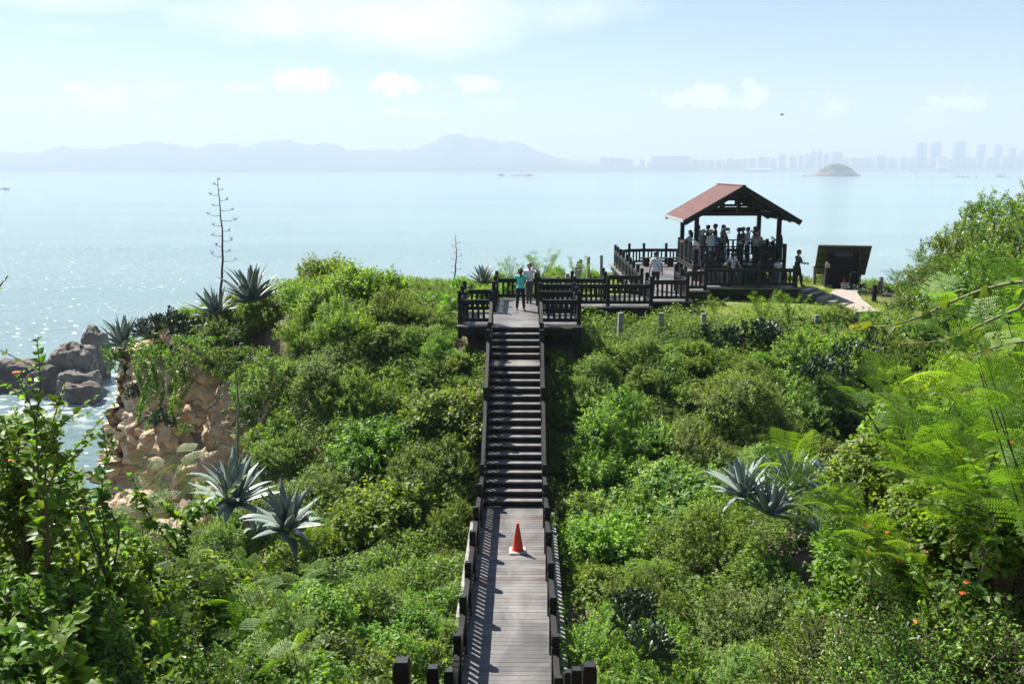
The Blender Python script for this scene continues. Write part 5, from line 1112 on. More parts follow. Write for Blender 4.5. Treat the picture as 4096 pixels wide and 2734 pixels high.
for i, (px, py, D, s, lb) in enumerate([(1665, 785, 32.5, 1.0, 'dark prickly pear clump in front of the lawn'), (1715, 775, 32.8, 1.1, 'tallest prickly pear clump before the boardwalk'), (1775, 780, 32.6, 1.05, 'prickly pear with a woody trunk left of the feathery bush'), (1995, 800, 33.0, .9, 'prickly pear right of the path end'), (2045, 780, 33.5, .85, 'prickly pear beneath the signpost'), (1960, 830, 30, 1.0, 'dark sprawling prickly pear in the shade below the path'), (1905, 860, 29, .9, 'shaded prickly pear left of the sprawling one'),
     (400, 775, 37.6, .9, 'prickly pear hanging over the orange cliff top'), (345, 745, 41, .8, 'dark prickly pear sticking up on the clifftop'), (380, 930, 37.0, .7, 'prickly pear clinging halfway down the orange cliff'), (300, 880, 38.9, .6, 'prickly pear in a crack left on the orange cliff'), (1430, 1400, 15.8, .6, 'prickly pear beside the right walkway railing'), (575, 1110, 25, .7, 'pale prickly pear behind the largest agave'), (1470, 1470, 14.5, .55, 'lower prickly pear near the bottom right railing')]):
    p = at_D(px*1.7437, py*1.7437, D); p.z = p.z - (.5*s if i not in (7, 9, 10) else 0); e = empty('prickly_pear', p, random.uniform(0, 6), lb, 'cactus', 'prickly pears'); inst('pads', CAC[i % 3], e, (0, 0, 0), (R(150) if i in (9, 10) else (R(40) if i == 7 else 0), 0, 0), s)
    if i in (0, 1, 2, 5):
        fl = MB(); [fl.lathe([(.01, 0), (.028, .02), (.022, .05), (.004, .055)], 6, c=(random.uniform(-.6, .6), random.uniform(-.6, .6), random.uniform(.4, .9))) for _ in range(0)]
# creepers down the cliff
def creeper(px, py, D, w, h, label, seed, key=M_LA):
    r = np.random.default_rng(seed); n = int(1500*w*h); p = at_D(px*1.7437, py*1.7437, D); u = r.uniform(-1, 1, n); v = r.uniform(0, 1, n)**.8
    x = u*w*(1-.55*v) + .15*np.sin(v*9+seed); z = -v*h*(.75+.25*np.cos(u*5+seed)); y = -r.uniform(0, .35, n) - .25*(1-v) + .4*(np.abs(u)**2) + .36*z - u*w*.75*(px < 460); k = np.sin(u*7+seed*2)+np.sin(u*13+v*3) > -1.1 + 1.3*v
    x, y, z = x[k], y[k], z[k]; n = len(x); D_ = r.normal(size=(n, 3))*.6 + np.array([0, -.4, -.5]); N = np.array([0, -1, .6]) + .5*r.normal(size=(n, 3))
    V, F, T = leaves(np.stack([x, y, z], -1), D_, N, r.uniform(.06, .13, n), r.uniform(.1, .8, n), T_DIA); me = np_mesh('creeper', V, F, T); me.materials.append(key); o = inst('creeper', me, None, p); tag(o, label, 'creeper', 'creepers on the cliff')
creeper(262, 790, 40.2, .9, 1.1, 'leafy creeper spilling over the left corner of the orange cliff', 1); creeper(345, 780, 38.4, 1.3, 3.3, 'longest creeper hanging down the middle of the orange cliff', 2); creeper(415, 800, 36.7, .8, 2.6, 'narrow creeper right of the longest one on the cliff', 3, M_LB)
creeper(500, 790, 34.6, 1.5, .9, 'bushy creeper overhanging the brown cliff', 4); creeper(595, 880, 31.8, 1.0, 2.6, 'dark creeper curtain at the right end of the brown cliff', 5); creeper(428, 965, 35.3, .35, .6, 'small green tuft growing in the cliff crack', 6)
creeper(470, 765, 36.2, 1.4, .7, 'thick creeper on the rim between the two cliffs', 7, M_LB); creeper(540, 790, 33.2, 1.5, 1.2, 'leafy creeper on the rim of the brown cliff', 8)

# ---------------------------------------------------------------- near plants
def near(key, px, py, D, rad, label, group='near shrubs', hz=1.0, name='shrub', dz=0.0):
    p = at_D(px*1.7437, py*1.7437, D); return shrub(key, p.x, p.y, rad, label, group, sink=0, hz=hz, name=name, z=p.z - rad*hz*1.0 + dz, tilt=10)
NL = [('L0', 60, 1200, 6.4, .9), ('N0', 210, 1230, 7.4, .95), ('N1', 90, 1330, 6.2, 1.0), ('L1', 330, 1290, 8.2, .85), ('S0', 200, 1350, 7.0, 1.0), ('N0', 430, 1330, 9.5, 1.0), ('S1', 350, 1400, 7.6, 1.0), ('N1', 560, 1340, 11.5, 1.05), ('N0', 480, 1430, 8.4, 1.0), ('N1', 640, 1380, 10.5, 1.1), ('L0', 760, 1340, 13.5, 1.0), ('N0', 720, 1450, 10.0, 1.0), ('L1', 850, 1430, 12.4, .95), ('S0', 120, 1450, 5.6, .95), ('N1', 260, 1480, 6.2, .95), ('L0', 600, 1500, 8.2, .95), ('S1', 420, 1510, 6.6, .9), ('N0', 900, 1510, 10.8, .95), ('N1', 780, 1540, 8.8, .95), ('L1', 40, 1540, 4.8, .8), ('N0', 960, 1380, 14.6, .8), ('S0', 540, 1540, 7.0, .9), ('L0', 180, 1560, 5.2, .75), ('N1', 330, 1570, 5.6, .8), ('A1', 640, 1440, 12.5, 1.1), ('A0', 900, 1580, 12.0, 1.0), ('S1', 690, 1575, 7.4, .8), ('L0', 30, 1120, 6.6, 1.0), ('N1', 130, 1150, 7.2, 1.0), ('L1', 240, 1190, 7.6, .8), ('N0', 20, 1260, 5.6, .9), ('L0', 150, 1290, 6.4, .9), ('L1', 420, 1260, 8.8, .7), ('L0', 560, 1420, 9.2, .9), ('L1', 700, 1330, 12.4, .9), ('N0', 850, 1340, 14, .9), ('L0', 950, 1440, 13.2, .8), ('L1', 480, 1380, 8.6, .8), ('L1', 300, 1440, 6.6, .8), ('L0', 500, 1480, 7.8, .8), ('L1', 720, 1500, 9.2, .8), ('L0', 860, 1480, 11.2, .8), ('L1', 100, 1500, 5.2, .7), ('L0', 30, 1020, 6.2, .65), ('L1', 50, 930, 6.3, .4)]
for i, (k, px, py, D, rad) in enumerate(NL):
    near(k, px, py, D, rad, {'L': 'broad-leaved light green shrub in the near thicket at lower left', 'N': 'oval-leaved dark green shrub in the near thicket at lower left', 'S': 'small-leaved glossy shrub in the near thicket at lower left', 'A': 'fine-leaved dark shrub in the near thicket at lower left'}[k[0]], {'L': 'broad-leaved near left shrubs', 'N': 'oval-leaved near left shrubs', 'S': 'glossy near left shrubs', 'A': 'fine near left shrubs'}[k[0]])
NR = [('S0', 2230, 1250, 6.0, .9), ('S1', 2080, 1330, 6.6, .95), ('S0', 1960, 1400, 7.6, .9), ('S1', 2320, 1330, 5.2, .9), ('S0', 2180, 1440, 5.6, .95), ('S1', 2040, 1490, 6.4, .9), ('S0', 1880, 1510, 7.6, .8), ('L0', 2280, 1180, 6.6, .8), ('L1', 2120, 1210, 7.2, .7), ('S1', 2300, 1500, 4.8, .85), ('S0', 2140, 1560, 5.0, .8), ('N0', 1780, 1560, 8.6, .8), ('S1', 1960, 1580, 5.8, .8), ('A0', 2100, 1120, 9.5, 1.2), ('A2', 2230, 1010, 10.5, 1.6), ('A1', 2330, 900, 12, 1.7), ('A0', 2000, 1300, 11, 1.0), ('L1', 2330, 1090, 6.0, .7), ('A2', 2150, 1300, 9, 1.2), ('A1', 2300, 1240, 8, 1.2), ('L0', 2310, 980, 7.6, .8), ('L1', 2240, 1090, 7.4, .8), ('L0', 2170, 1160, 7.6, .7), ('L1', 2340, 860, 8.5, .8), ('L0', 2120, 1060, 8.2, .9), ('L1', 2280, 1030, 7.0, .8), ('L0', 2200, 960, 8.6, .9), ('B0', 2120, 960, 10, 1.2), ('B1', 2260, 820, 11, 1.4), ('L1', 2060, 980, 8.4, .8), ('L0', 2130, 880, 9.0, .9), ('L1', 2240, 900, 7.8, .8), ('L0', 2320, 1080, 6.2, .7), ('L1', 2190, 1080, 6.8, .7), ('B0', 2330, 740, 12.5, 1.3)]
for i, (k, px, py, D, rad) in enumerate(NR):
    near(k, px, py, D, rad, {'L': 'broad-leaved shrub under the feathery tree at right', 'N': 'oval-leaved shrub at the bottom right of the walkway', 'S': 'arching shrub with tiny glossy leaves at lower right', 'A': 'dark leafy bush behind the feathery tree at right', 'B': 'bright leafy bush behind the feathery tree at right'}[k[0]], {'L': 'broad-leaved near right shrubs', 'N': 'oval near right shrubs', 'S': 'glossy near right shrubs', 'A': 'dark near right bushes', 'B': 'bright near right bushes'}[k[0]])
for i, (px, py, D, sc) in enumerate([(2120, 900, 7.4, .8), (2290, 1000, 7.0, .8)]):
    p = at_D(px*1.7437, py*1.7437, D); shrub('F%d' % (i % 3), p.x, p.y, sc, 'bright feathery bush crowding the right side under the arching branches', 'near right feathery bushes', sink=0, name='feathery_bush', z=p.z-1.3*sc)
# feathery tree on the right, its sprays reaching over the gully
def px3(px, py, D): return np.array(at_D(px*1.7437, py*1.7437, D))
def feathery_tree(root, tips, seed, label, lsize=.26, mids=None):
    root = np.array(root, float); br = []; r = np.random.default_rng(seed)
    for px, py, D in tips:
        t = px3(px, py, D); a = root + (t-root)*.35 + np.array([0, 0, .25]); b = root + (t-root)*.7 + np.array([0, 0, .3]) + r.normal(0, .05, 3); br.append([root*.999 + (a-root)*.02 - np.array([0, 0, .1]), a, b, t])
    br = [[p-root for p in q] for q in br]; me, sm = feathery_parts(br, seed, lsize*1.12, .085, .0075, .4, .3); e = empty('feathery_tree', root, 0, label, 'tree', 'feathery trees'); inst('foliage', me, e); inst('branch', sm, e); return e
feathery_tree((3.75, 6.6, 20.6), [(1715, 1045, 6.4), (1790, 1030, 6.6), (1840, 1110, 6.3), (1880, 1150, 6.2), (1960, 1150, 6.2), (1900, 1200, 6.0), (2000, 1220, 5.9)], 5, 'feathery tree whose lowest spray crosses the right agaves', .24)
feathery_tree((4.3, 6.6, 21.0), [(2060, 860, 6.4), (2130, 850, 6.5), (2050, 930, 6.3), (2120, 960, 6.2), (2190, 930, 6.4), (2020, 1070, 6.0), (2080, 1040, 6.0), (2160, 1050, 5.9), (2240, 1010, 6.0), (2300, 950, 6.2), (2330, 1030, 5.8), (2110, 1130, 5.8), (2220, 1120, 5.7), (2300, 1130, 5.6), (2200, 860, 6.6), (2290, 870, 6.5), (2340, 800, 6.6)], 6, 'bright feathery tree filling the right side below the long branches', .25)
feathery_tree((3.2, 4.9, 22.0), [(2345, 530, 5.0), (2330, 610, 5.0), (2290, 660, 5.1), (2345, 690, 4.9), (2150, 640, 5.6), (2110, 680, 5.6), (2200, 670, 5.5)], 7, 'feathery sprays hanging in at the right edge', .22)
feathery_tree((-2.9, 7.2, 20.8), [(350, 1080, 8.4), (420, 1040, 8.8), (440, 1110, 8.6), (380, 1150, 8.2), (470, 1180, 8.4), (300, 1180, 7.6)], 8, 'feathery tree in the left thicket before the cove rocks', .2)
feathery_tree((-2.0, 8.4, 19.6), [(560, 1280, 9.4), (620, 1330, 9.2), (480, 1300, 8.8), (700, 1310, 10), (400, 1330, 8.4)], 9, 'low feathery tree in the middle of the left thicket', .2)
feathery_tree((-2.2, 6.2, 20.0), [(330, 1390, 6.6), (420, 1420, 6.8), (250, 1400, 6.4), (560, 1450, 7.4), (620, 1500, 7.4)], 10, 'feathery tree nearest the bottom of the left thicket', .19)
# long arching branches with heart-shaped leaves
def leafy_branch(parent, pts, r0, n, lsize, tmpl, mat, seed, opposite=False, stemmat=None, hang=.3, jit=.25, tipyoung=True):
    r = np.random.default_rng(seed); pts = [np.array(p, float) for p in pts]; cv = []
    for i in range(len(pts)-1):                                      # Catmull-Rom
        p0, p1, p2, p3 = pts[max(0, i-1)], pts[i], pts[i+1], pts[min(len(pts)-1, i+2)]
        for k in range(6): t = k/6; cv.append(.5*((2*p1)+(p2-p0)*t+(2*p0-5*p1+4*p2-p3)*t*t+(3*p1-p0-3*p2+p3)*t**3))
    cv.append(pts[-1]); m = MB(); m.tube(cv, [r0*(1-.75*i/(len(cv)-1)) for i in range(len(cv))], 6); b = m.build('branch', stemmat or M_STEMG, parent, True)
    P = []; D = []; N = []; S_ = []; T_ = []
    for i in range(n):
        t = (i+.6)/n; q = t*(len(cv)-1); j = min(len(cv)-2, int(q)); p = cv[j]+(cv[j+1]-cv[j])*(q-j); ax = unit(cv[j+1]-cv[j]); sd = unit(np.cross(ax, [0, 0, 1.]))
        for s in ((-1, 1) if opposite else ((-1 if i % 2 else 1),)):
            P.append(p); D.append(ax*.45 + sd*s*.8 + np.array([0, 0, r.uniform(-hang, hang*.9)]) + jit*r.normal(size=3)); N.append(np.array([0, -.45, 1.]) + .5*r.normal(size=3)); S_.append(lsize*r.uniform(.7, 1.2)*(1 - .5*t**3)); T_.append(min(1, max(0, .35 + .6*t**3 + .15*r.normal())) if tipyoung else r.uniform(.2, .8))
    V, F, T = leaves(np.array(P), np.array(D), np.array(N), np.array(S_), np.array(T_), tmpl); me = np_mesh('leaves', V, F, T, True); me.materials.append(mat); inst('leaves', me, b); return cv
z3p = lambda X, Y, D: at_D(3100+X/2.358, 900+Y/2.358, D)
root = Vector((3.3, 4.6, 22.6)); e = empty('climbing_shrub', root, 0, 'shrub at right sending long bare arching branches with heart-shaped leaves', 'shrub')
for i, (pl, n) in enumerate([([(2700, 560, 4.4), (2349, 535, 4.5), (2000, 600, 4.6), (1700, 710, 4.7), (1400, 850, 4.8), (1100, 945, 4.8), (800, 962, 4.9), (590, 1025, 4.9)], 26), ([(2700, 700, 4.3), (2300, 790, 4.4), (1950, 935, 4.5), (1750, 1040, 4.6), (1500, 1100, 4.6), (1130, 1120, 4.7)], 20), ([(2700, 1020, 4.2), (2349, 1095, 4.3), (2080, 1150, 4.3), (1840, 1230, 4.4)], 12), ([(2500, 300, 4.5), (2420, 420, 4.5), (2349, 640, 4.6)], 6)]):
    leafy_branch(e, [root-root] + [z3p(*q)-root for q in pl], .011, n, .078, T_HRT, M_LG, 30+i, hang=.75)
# lantana stems with orange heads
def flowers(parent, pts, s=.02):
    m = MB()
    for p in pts:
        for k in range(9): a = k*2.4; rr = s*math.sqrt(k/9); m.lathe([(.002, 0), (s*.42, .004), (s*.3, s*.28), (.001, s*.3)], 5, c=(p[0]+rr*math.cos(a), p[1]+rr*math.sin(a), p[2]+.012-rr*.35))
    return m.build('flower_heads', M_FLO, parent)
def lantana(root, tips, seed, label, lsize=.085, n=19, fl=(0, 2)):
    root = Vector(root); e = empty('lantana', root, 0, label, 'shrub', 'lantanas'); r = random.Random(seed); ends = []
    for i, (px, py, D) in enumerate(tips):
        t = at_D(px*1.7437, py*1.7437, D) - root; cv = leafy_branch(e, [Vector((0, 0, 0)), t*.4 + Vector((r.uniform(-.1, .1), 0, .12)), t*.75 + Vector((r.uniform(-.08, .08), 0, .06)), t], .009, n, lsize, T_BRO, M_LB if i % 3 else M_LE, seed*10+i, True, M_STEM, .35, .2, False)
        if i in fl: ends.append(cv[-1] + np.array([0, -.01, .01]))
        for b in (.62, .8):
            k = int(b*(len(cv)-1)); q = cv[k]; d = Vector((r.uniform(-.25, .25), r.uniform(-.15, .1), r.uniform(.02, .22))); cv2 = leafy_branch(e, [q, Vector(q)+d*.6, Vector(q)+d*1.3], .005, 5, lsize*.85, T_BRO, M_LB, seed*10+i+50, True, M_STEM, .35, .2, False)
    if ends: flowers(e, ends)
    return e
lantana((-2.9, 5.5, 22.5), [(85, 778, 5.6), (150, 880, 5.6), (40, 860, 5.4), (215, 985, 5.8), (120, 1000, 5.4), (10, 960, 5.2), (60, 930, 5.6)], 3, 'tall lantana with a few orange heads at the left edge', fl=(2,))
lantana((-2.75, 6.0, 22.2), [(265, 1010, 6.2), (180, 1080, 6.0), (100, 1100, 5.8), (250, 1110, 6.2), (30, 1060, 5.6)], 4, 'spreading lantana below the tall one at left', fl=(4,))
lantana((-2.7, 7.2, 21.9), [(440, 1155, 7.4), (390, 1165, 7.2), (320, 1130, 7.0), (350, 1200, 7.0), (480, 1160, 7.4)], 5, 'lantana spray with pale rounded leaves before the cove rocks', .085, fl=())
lantana((-2.2, 4.4, 22.4), [(60, 1510, 4.2), (150, 1500, 4.4), (120, 1450, 4.4), (10, 1450, 4.0)], 6, 'broad-leaved lantana at the bottom left corner', .095, fl=())
lantana((3.1, 6.4, 21.6), [(1985, 1210, 6.6), (2035, 1225, 6.4), (1990, 1270, 6.4), (2060, 1290, 6.2), (2120, 1270, 6.2), (1940, 1290, 6.6), (2210, 1190, 6.0)], 7, 'lantana dotted with orange heads under the right feathery tree', fl=(0, 1, 2, 3, 4))
lantana((2.9, 5.6, 22.0), [(2215, 1340, 5.4), (2205, 1365, 5.4), (2120, 1330, 5.6), (2100, 1430, 5.4), (2280, 1010, 5.8), (2320, 1020, 5.6), (2260, 1210, 5.6)], 8, 'lantana with the brightest orange heads at lower right', fl=(0, 1, 3, 4, 5))
lantana((-2.75, 4.2, 23.6), [(18, 632, 4.2), (-20, 600, 4.2)], 9, 'twig tip with small leaves poking in at the left edge', .035, n=9, fl=())
# orange heads over the sunlit slope right of the stairs
hd = []
for _ in range(46):
    x, y = random.uniform(5.5, 9.5), random.uniform(28, 32.5); c = [q for q in SHRUBS if (q[0]-x)**2+(q[1]-y)**2 < q[2]**2*.6]
    if c: q = min(c, key=lambda s: (s[0]-x)**2+(s[1]-y)**2); hd.append((x, y, g1(q[0], q[1]) + q[2]*.86))
hd += [tuple(px3(px, py, D)) for px, py, D in []]
# ---------------------------------------------------------------- people
def cloth_mat(name, col, rough=.85, stripe=None):
    t = NT(name); n = t.noise(45, 3, t.co()); c = t.ramp(n, [(.3, tuple(x*.82 for x in col)), (.7, tuple(min(1, x*1.12) for x in col))])
    if stripe:
        s = t.new('SeparateXYZ'); t.l.new(t.new('TexCoord').outputs['Object'], s.inputs[0]); a = t.math('SINE', t.math('MULTIPLY', s.outputs[2], 90)); b = t.math('SINE', t.math('MULTIPLY', s.outputs[0], 90))
        c = t.mix(t.math('MULTIPLY', t.math('GREATER_THAN', t.math('MAXIMUM', a, b), .6), .8), c, stripe)
    t.to(c, 'Base Color'); t.set(Roughness=rough); t.bump(t.noise(9, 3, t.co()), .25, .02); return t.m
M_SKIN = simple('skin', (.44, .27, .19), .55, .06); M_HAIR = simple('hair_black', (.012, .01, .009), .45); M_GREYH = simple('hair_grey', (.3, .29, .28), .6); M_EYE = simple('eye_dark', (.02, .015, .012), .3); M_LIP = simple('lip', (.3, .1, .08), .5)
_CM = {}
def CMt(c, stripe=None):
    k = (c, stripe)
    if k not in _CM: _CM[k] = cloth_mat('cloth', c, stripe=stripe)
    return _CM[k]
def ik(S_, T_, a, b, hint):
    d = T_-S_; L = min(d.length, (a+b)*.998); u = d.normalized(); A = (a*a + L*L - b*b)/(2*a*L); A = max(-1, min(1, A)); h = Vector(hint); h = (h - u*h.dot(u)).normalized()
    return S_ + u*a*A + h*a*math.sqrt(1-A*A), S_ + u*L
def sub_mesh(name, V, F, keep, off, mat, parent, thick=.006):
    F2 = F[keep]; used, inv = np.unique(F2, return_inverse=True)
    o = link(name, np_mesh(name, (V + off)[used], inv.reshape(F2.shape), None, True), mat, parent); sd = o.modifiers.new('solid', 'SOLIDIFY'); sd.thickness = thick; sd.offset = -1; return o
def person(px, py, D, zf, face, label, shirt=(.6, .6, .6), pants=(.03, .03, .035), shoes=(.6, .6, .6), sleeve=.55, leg=1.9, hair='short', hat=None, hatc=(.5, .45, .35), lean=0, hip=(0, 0, 0), hands=None, feet=None, head=(0, 0), H=None, loose=0.0, hem=.49, stripe=None, hints=None, group='visitors', dress=None, hairm=None, fing='relaxed', vest=None, x=None, glasses=False, seedsz=1.0):
    p = at_D(px, py, D); loc = Vector((p.x if x is None else x, D, zf)); H = H or p.z - zf
    e = empty('person', loc, R(face), label, 'person', group)
    Lm = Matrix.Rotation(R(-lean), 3, 'X'); P0 = Vector((0, 0, .53)) + Vector(hip)
    up = lambda v: P0 + Lm @ (Vector(v) - Vector((0, 0, .53)))
    hands = hands or ((-.15, .03, .43), (.15, .03, .43)); feet = feet or ((-.055, 0, .04), (.055, 0, .04)); hints = hints or ((-.6, -.8, -.3), (.6, -.8, -.3))
    sh = [up((s*.098, 0, .79)) for s in (-1, 1)]; hp = [P0 + Vector((s*.05, 0, -.02)) for s in (-1, 1)]
    el = []; wr = []; kn = []; an = []
    for i in range(2):
        a, b = ik(sh[i], Vector(hands[i]), .172, .15, hints[i]); el.append(a); wr.append(b)
        a, b = ik(hp[i], Vector(feet[i]), .245, .237, (0, 1, 0)); kn.append(a); an.append(b)
    HR = Lm @ (Matrix.Rotation(R(head[0]), 3, 'Z') @ Matrix.Rotation(R(head[1]), 3, 'X')); N0 = up((0, .004, .85)); hd = lambda v: N0 + HR @ (Vector(v) - Vector((0, 0, .85)))
    m = MB()
    def loft(rings, n=14, ax=None):
        vs = []; fs = []
        for c, rx, ry, X, Y in rings:
            for k in range(n): t = 2*math.pi*k/n; vs.append((c + X*rx*math.cos(t) + Y*ry*math.sin(t))*H)
        for i in range(len(rings)-1): fs += [(i*n+k, i*n+(k+1) % n, (i+1)*n+(k+1) % n, (i+1)*n+k) for k in range(n)]
        fs += [tuple(range(n-1, -1, -1)), tuple((len(rings)-1)*n+k for k in range(n))]; m.add(vs, fs)
    X0, Y0 = Vector((1, 0, 0)), Lm @ Vector((0, 1, 0))
    loft([(up((0, y_, z)), rx, ry, X0, Y0) for z, rx, ry, y_ in [(.46, .05, .05, 0), (.5, .083, .06, -.006), (.54, .086, .06, -.006), (.6, .07, .052, 0), (.67, .077, .056, .003), (.735, .09, .058, .003), (.785, .088, .048, 0), (.81, .055, .04, -.004), (.825, .036, .034, -.004), (.87, .03, .032, .004)]])
    XH, YH_ = HR @ Vector((1, 0, 0)), HR @ Vector((0, 1, 0))
    loft([(hd((0, y_, z)), rx, ry, XH, YH_) for z, rx, ry, y_ in [(.858, .022, .022, .026), (.868, .032, .036, .02), (.885, .041, .05, .01), (.91, .047, .057, .006), (.935, .05, .061, .002), (.96, .047, .057, 0), (.98, .036, .044, -.002), (.993, .016, .02, -.003)]], 16)
    m.lathe([(.001*H, -.012*H), (.008*H, -.008*H), (.006*H, .006*H), (.002*H, .014*H)], 6, c=hd((0, .064, .91))*H)
    for s in (-1, 1): m.lathe([(.002*H, -.016*H), (.011*H, -.004*H), (.011*H, .008*H), (.002*H, .016*H)], 6, c=hd((s*.05, -.004, .915))*H)
    def limb(pts, rad):
        m.tube([q*H for q in pts], [r_*H for r_ in rad], 10)
    bones = [('torso', up((0, 0, .5)), up((0, 0, .8)), .075), ('neck', up((0, 0, .82)), N0, .03), ('head', hd((0, 0, .875)), hd((0, 0, .96)), .05)]
    for i, s in enumerate((-1, 1)):
        limb([up((s*.05, 0, .785)), sh[i], sh[i].lerp(el[i], .5), el[i], el[i].lerp(wr[i], .35), wr[i]], [.036, .038, .031, .025, .025, .0165])
        limb([hp[i]+Vector((0, 0, .02)), hp[i].lerp(kn[i], .15), hp[i].lerp(kn[i], .55), kn[i], kn[i].lerp(an[i], .3), an[i].lerp(kn[i], .12), an[i]], [.05, .056, .046, .034, .034, .023, .021])
        f = Vector((s*.12, 1, 0)).normalized(); lift = Vector((0, 0, max(0, an[i].z-.04)))
        limb([an[i] + f*-.018 + Vector((0, 0, -.02)), an[i] + f*.03 + Vector((0, 0, -.018)), an[i] + f*.075 + Vector((0, 0, -.022)) - lift*.3, an[i] + f*.1 + Vector((0, 0, -.026)) - lift*.4], [.021, .024, .021, .013])
        bones += [('uarm', sh[i], el[i], .032), ('farm', el[i], wr[i], .02), ('thigh', hp[i], kn[i], .045), ('shin', kn[i], an[i], .028), ('foot', an[i] + Vector((0, 0, -.02)), an[i] + f*.1 + Vector((0, 0, -.03)), .022)]
    tmp = link('tmp', m.mesh('tmp'), None); rm_ = tmp.modifiers.new('r', 'REMESH'); rm_.mode = 'VOXEL'; rm_.voxel_size = .0125; sm_ = tmp.modifiers.new('s', 'SMOOTH'); sm_.iterations = 4; sm_.factor = .5
    dg = bpy.context.evaluated_depsgraph_get(); dg.update(); me = bpy.data.meshes.new_from_object(tmp.evaluated_get(dg)); bpy.data.objects.remove(tmp)
    nv, nf = len(me.vertices), len(me.polygons); V = np.empty(nv*3); me.vertices.foreach_get('co', V); V = V.reshape(-1, 3); Nn = np.empty(nv*3); me.vertices.foreach_get('normal', Nn); Nn = Nn.reshape(-1, 3)
    F = np.array([list(q.vertices) if len(q.vertices) == 4 else list(q.vertices)[:3]+[q.vertices[-1]] for q in me.polygons])
    body = MB(); body.v = [tuple(v) for v in V]; body.f = [tuple(q) for q in F]; body.m = [0]*nf; body.a = [.5]*nv
    for i, s in enumerate((-1, 1)):                                  # hands: palm, four fingers, thumb
        d = (wr[i]-el[i]).normalized(); sd = d.cross(Vector((0, 1, .2)) if abs(d.y) < .8 else Vector((1, 0, 0))).normalized(); nn = sd.cross(d); W = wr[i]*H
        body.tube([W - d*.02, W + d*.02, W + d*.055, W + d*.085], [.022, .03, .038, .036], 8, flat=.45)
        fm = fing if isinstance(fing, str) else fing[i]
        for k in range(4):
            ln = (.068, .078, .072, .056)[k]; b = W + d*.08 + sd*(k-1.5)*.018; cu = .35 if fm == 'relaxed' else (1.3 if fm == 'grip' or (fm == 'vee' and k > 1) else 0.0); sp = sd*((k-.5)*.5 if fm == 'vee' and k < 2 else (k-1.5)*.08); q = [b]; a = 0
            for j in range(3): a += cu*(.5 if j == 0 else .8); q.append(q[-1] + ((d + sp).normalized()*math.cos(a) + nn*math.sin(a))*ln*(.42, .32, .26)[j])
            body.tube(q, [.0095, .009, .008, .006], 6)
        b = W + d*.03 + sd*-.03; body.tube([b, b + (d*.6 - sd*.8)*.03, b + (d*.9 - sd*.75 + nn*.3)*.055], [.012, .011, .008], 6)
    for s in (-1, 1):
        c = hd((s*.02, .0595, .925))*H; body.lathe([(.001, -.006), (.008, -.003), (.008, .003), (.001, .006)], 6, c=c, mi=1)
    c = hd((0, .058, .885))*H; body.lathe([(.002, -.005), (.02, -.001), (.02, .002), (.002, .004)], 8, c=c, mi=2, sy=.5)
    bo = body.build('body', [M_SKIN, M_EYE, M_LIP], e, True)
    C = V[F].mean(1)/H; best = np.full(nf, 1e9); bi = np.zeros(nf, int); tt = np.zeros(nf); zc = np.array([0.])
    for j, (nm, a, b, r_) in enumerate(bones):
        a_, b_ = np.array(a), np.array(b); ab = b_-a_; t = np.clip(((C-a_)@ab)/(ab@ab), 0, 1); d = np.linalg.norm(C-(a_+t[:, None]*ab), axis=1) - r_; k = d < best; best[k] = d[k]; bi[k] = j; tt[k] = t[k]
    nmv = np.array([b[0] for b in bones])[bi]; iL = np.array(Lm.transposed()); loc_t = (C-np.array(P0))@np.array(Lm) + np.array([0, 0, .53])  # torso axes
    tz = loc_t[:, 2]; tor = nmv == 'torso'
    shirt_k = (tor & (tz > hem) & (tz < .825)) | ((nmv == 'uarm') & (tt < sleeve)) | ((nmv == 'farm') & (tt < sleeve-1)) | ((nmv == 'neck') & (tz < .827)) | ((nmv == 'thigh') & (tz > hem) & (tz < .56))
    off = Nn*(.013+loose*.5); fl = np.clip((.7 - ((V/H-np.array(P0))@np.array(Lm) + np.array([0, 0, .53]))[:, 2])/.2, 0, 1)*loose; off = off + Nn*fl[:, None]
    so = sub_mesh('shirt', V, F, shirt_k, off, CMt(shirt, stripe), e)
    pk = (tor & (tz < hem+.06)) | ((nmv == 'thigh') & (tt < leg)) | ((nmv == 'shin') & (tt < leg-1))
    sub_mesh('shorts' if leg < 1.3 else 'trousers', V, F, pk, Nn*.008 + Nn*(.008 if leg > 1.3 else .014)*np.clip((.4-V[:, 2:]/H)/.3, 0, 1), CMt(pants), e)
    sub_mesh('shoes', V, F, (nmv == 'foot') | ((nmv == 'shin') & (tt > .96)), Nn*.008 + np.array([0, 0, .0]), CMt(shoes), e)
    if vest: sub_mesh('vest', V, F, tor & (tz > hem+.02) & (tz < .8) & (np.abs(loc_t[:, 0]) > (.03 if vest[1] else -1)), off + Nn*.012, CMt(vest[0]), e)
    if dress:                                                        # loose tunic hanging from the chest to the thigh
        m2 = MB(); n = 20; vs = []
        for z, rx, ry in [(.79, .085, .055), (.72, .105, .075), (.6, .12, .09), (.48, .135, .1), (dress, .145, .105)]:
            c = up((0, -.005, z))
            for k in range(n): t = 2*math.pi*k/n; w_ = 1 + .05*math.sin(t*5)*(.8-z)*2; vs.append((c + X0*rx*w_*math.cos(t) + Y0*ry*w_*math.sin(t))*H)
        m2.add(vs, [(i*n+k, i*n+(k+1) % n, (i+1)*n+(k+1) % n, (i+1)*n+k) for i in range(4) for k in range(n)]); m2.build('tunic', CMt(shirt), e, True)
    hl = (C - np.array(N0))@np.array(HR) + np.array([0, 0, .85]); hm2 = hairm or M_HAIR
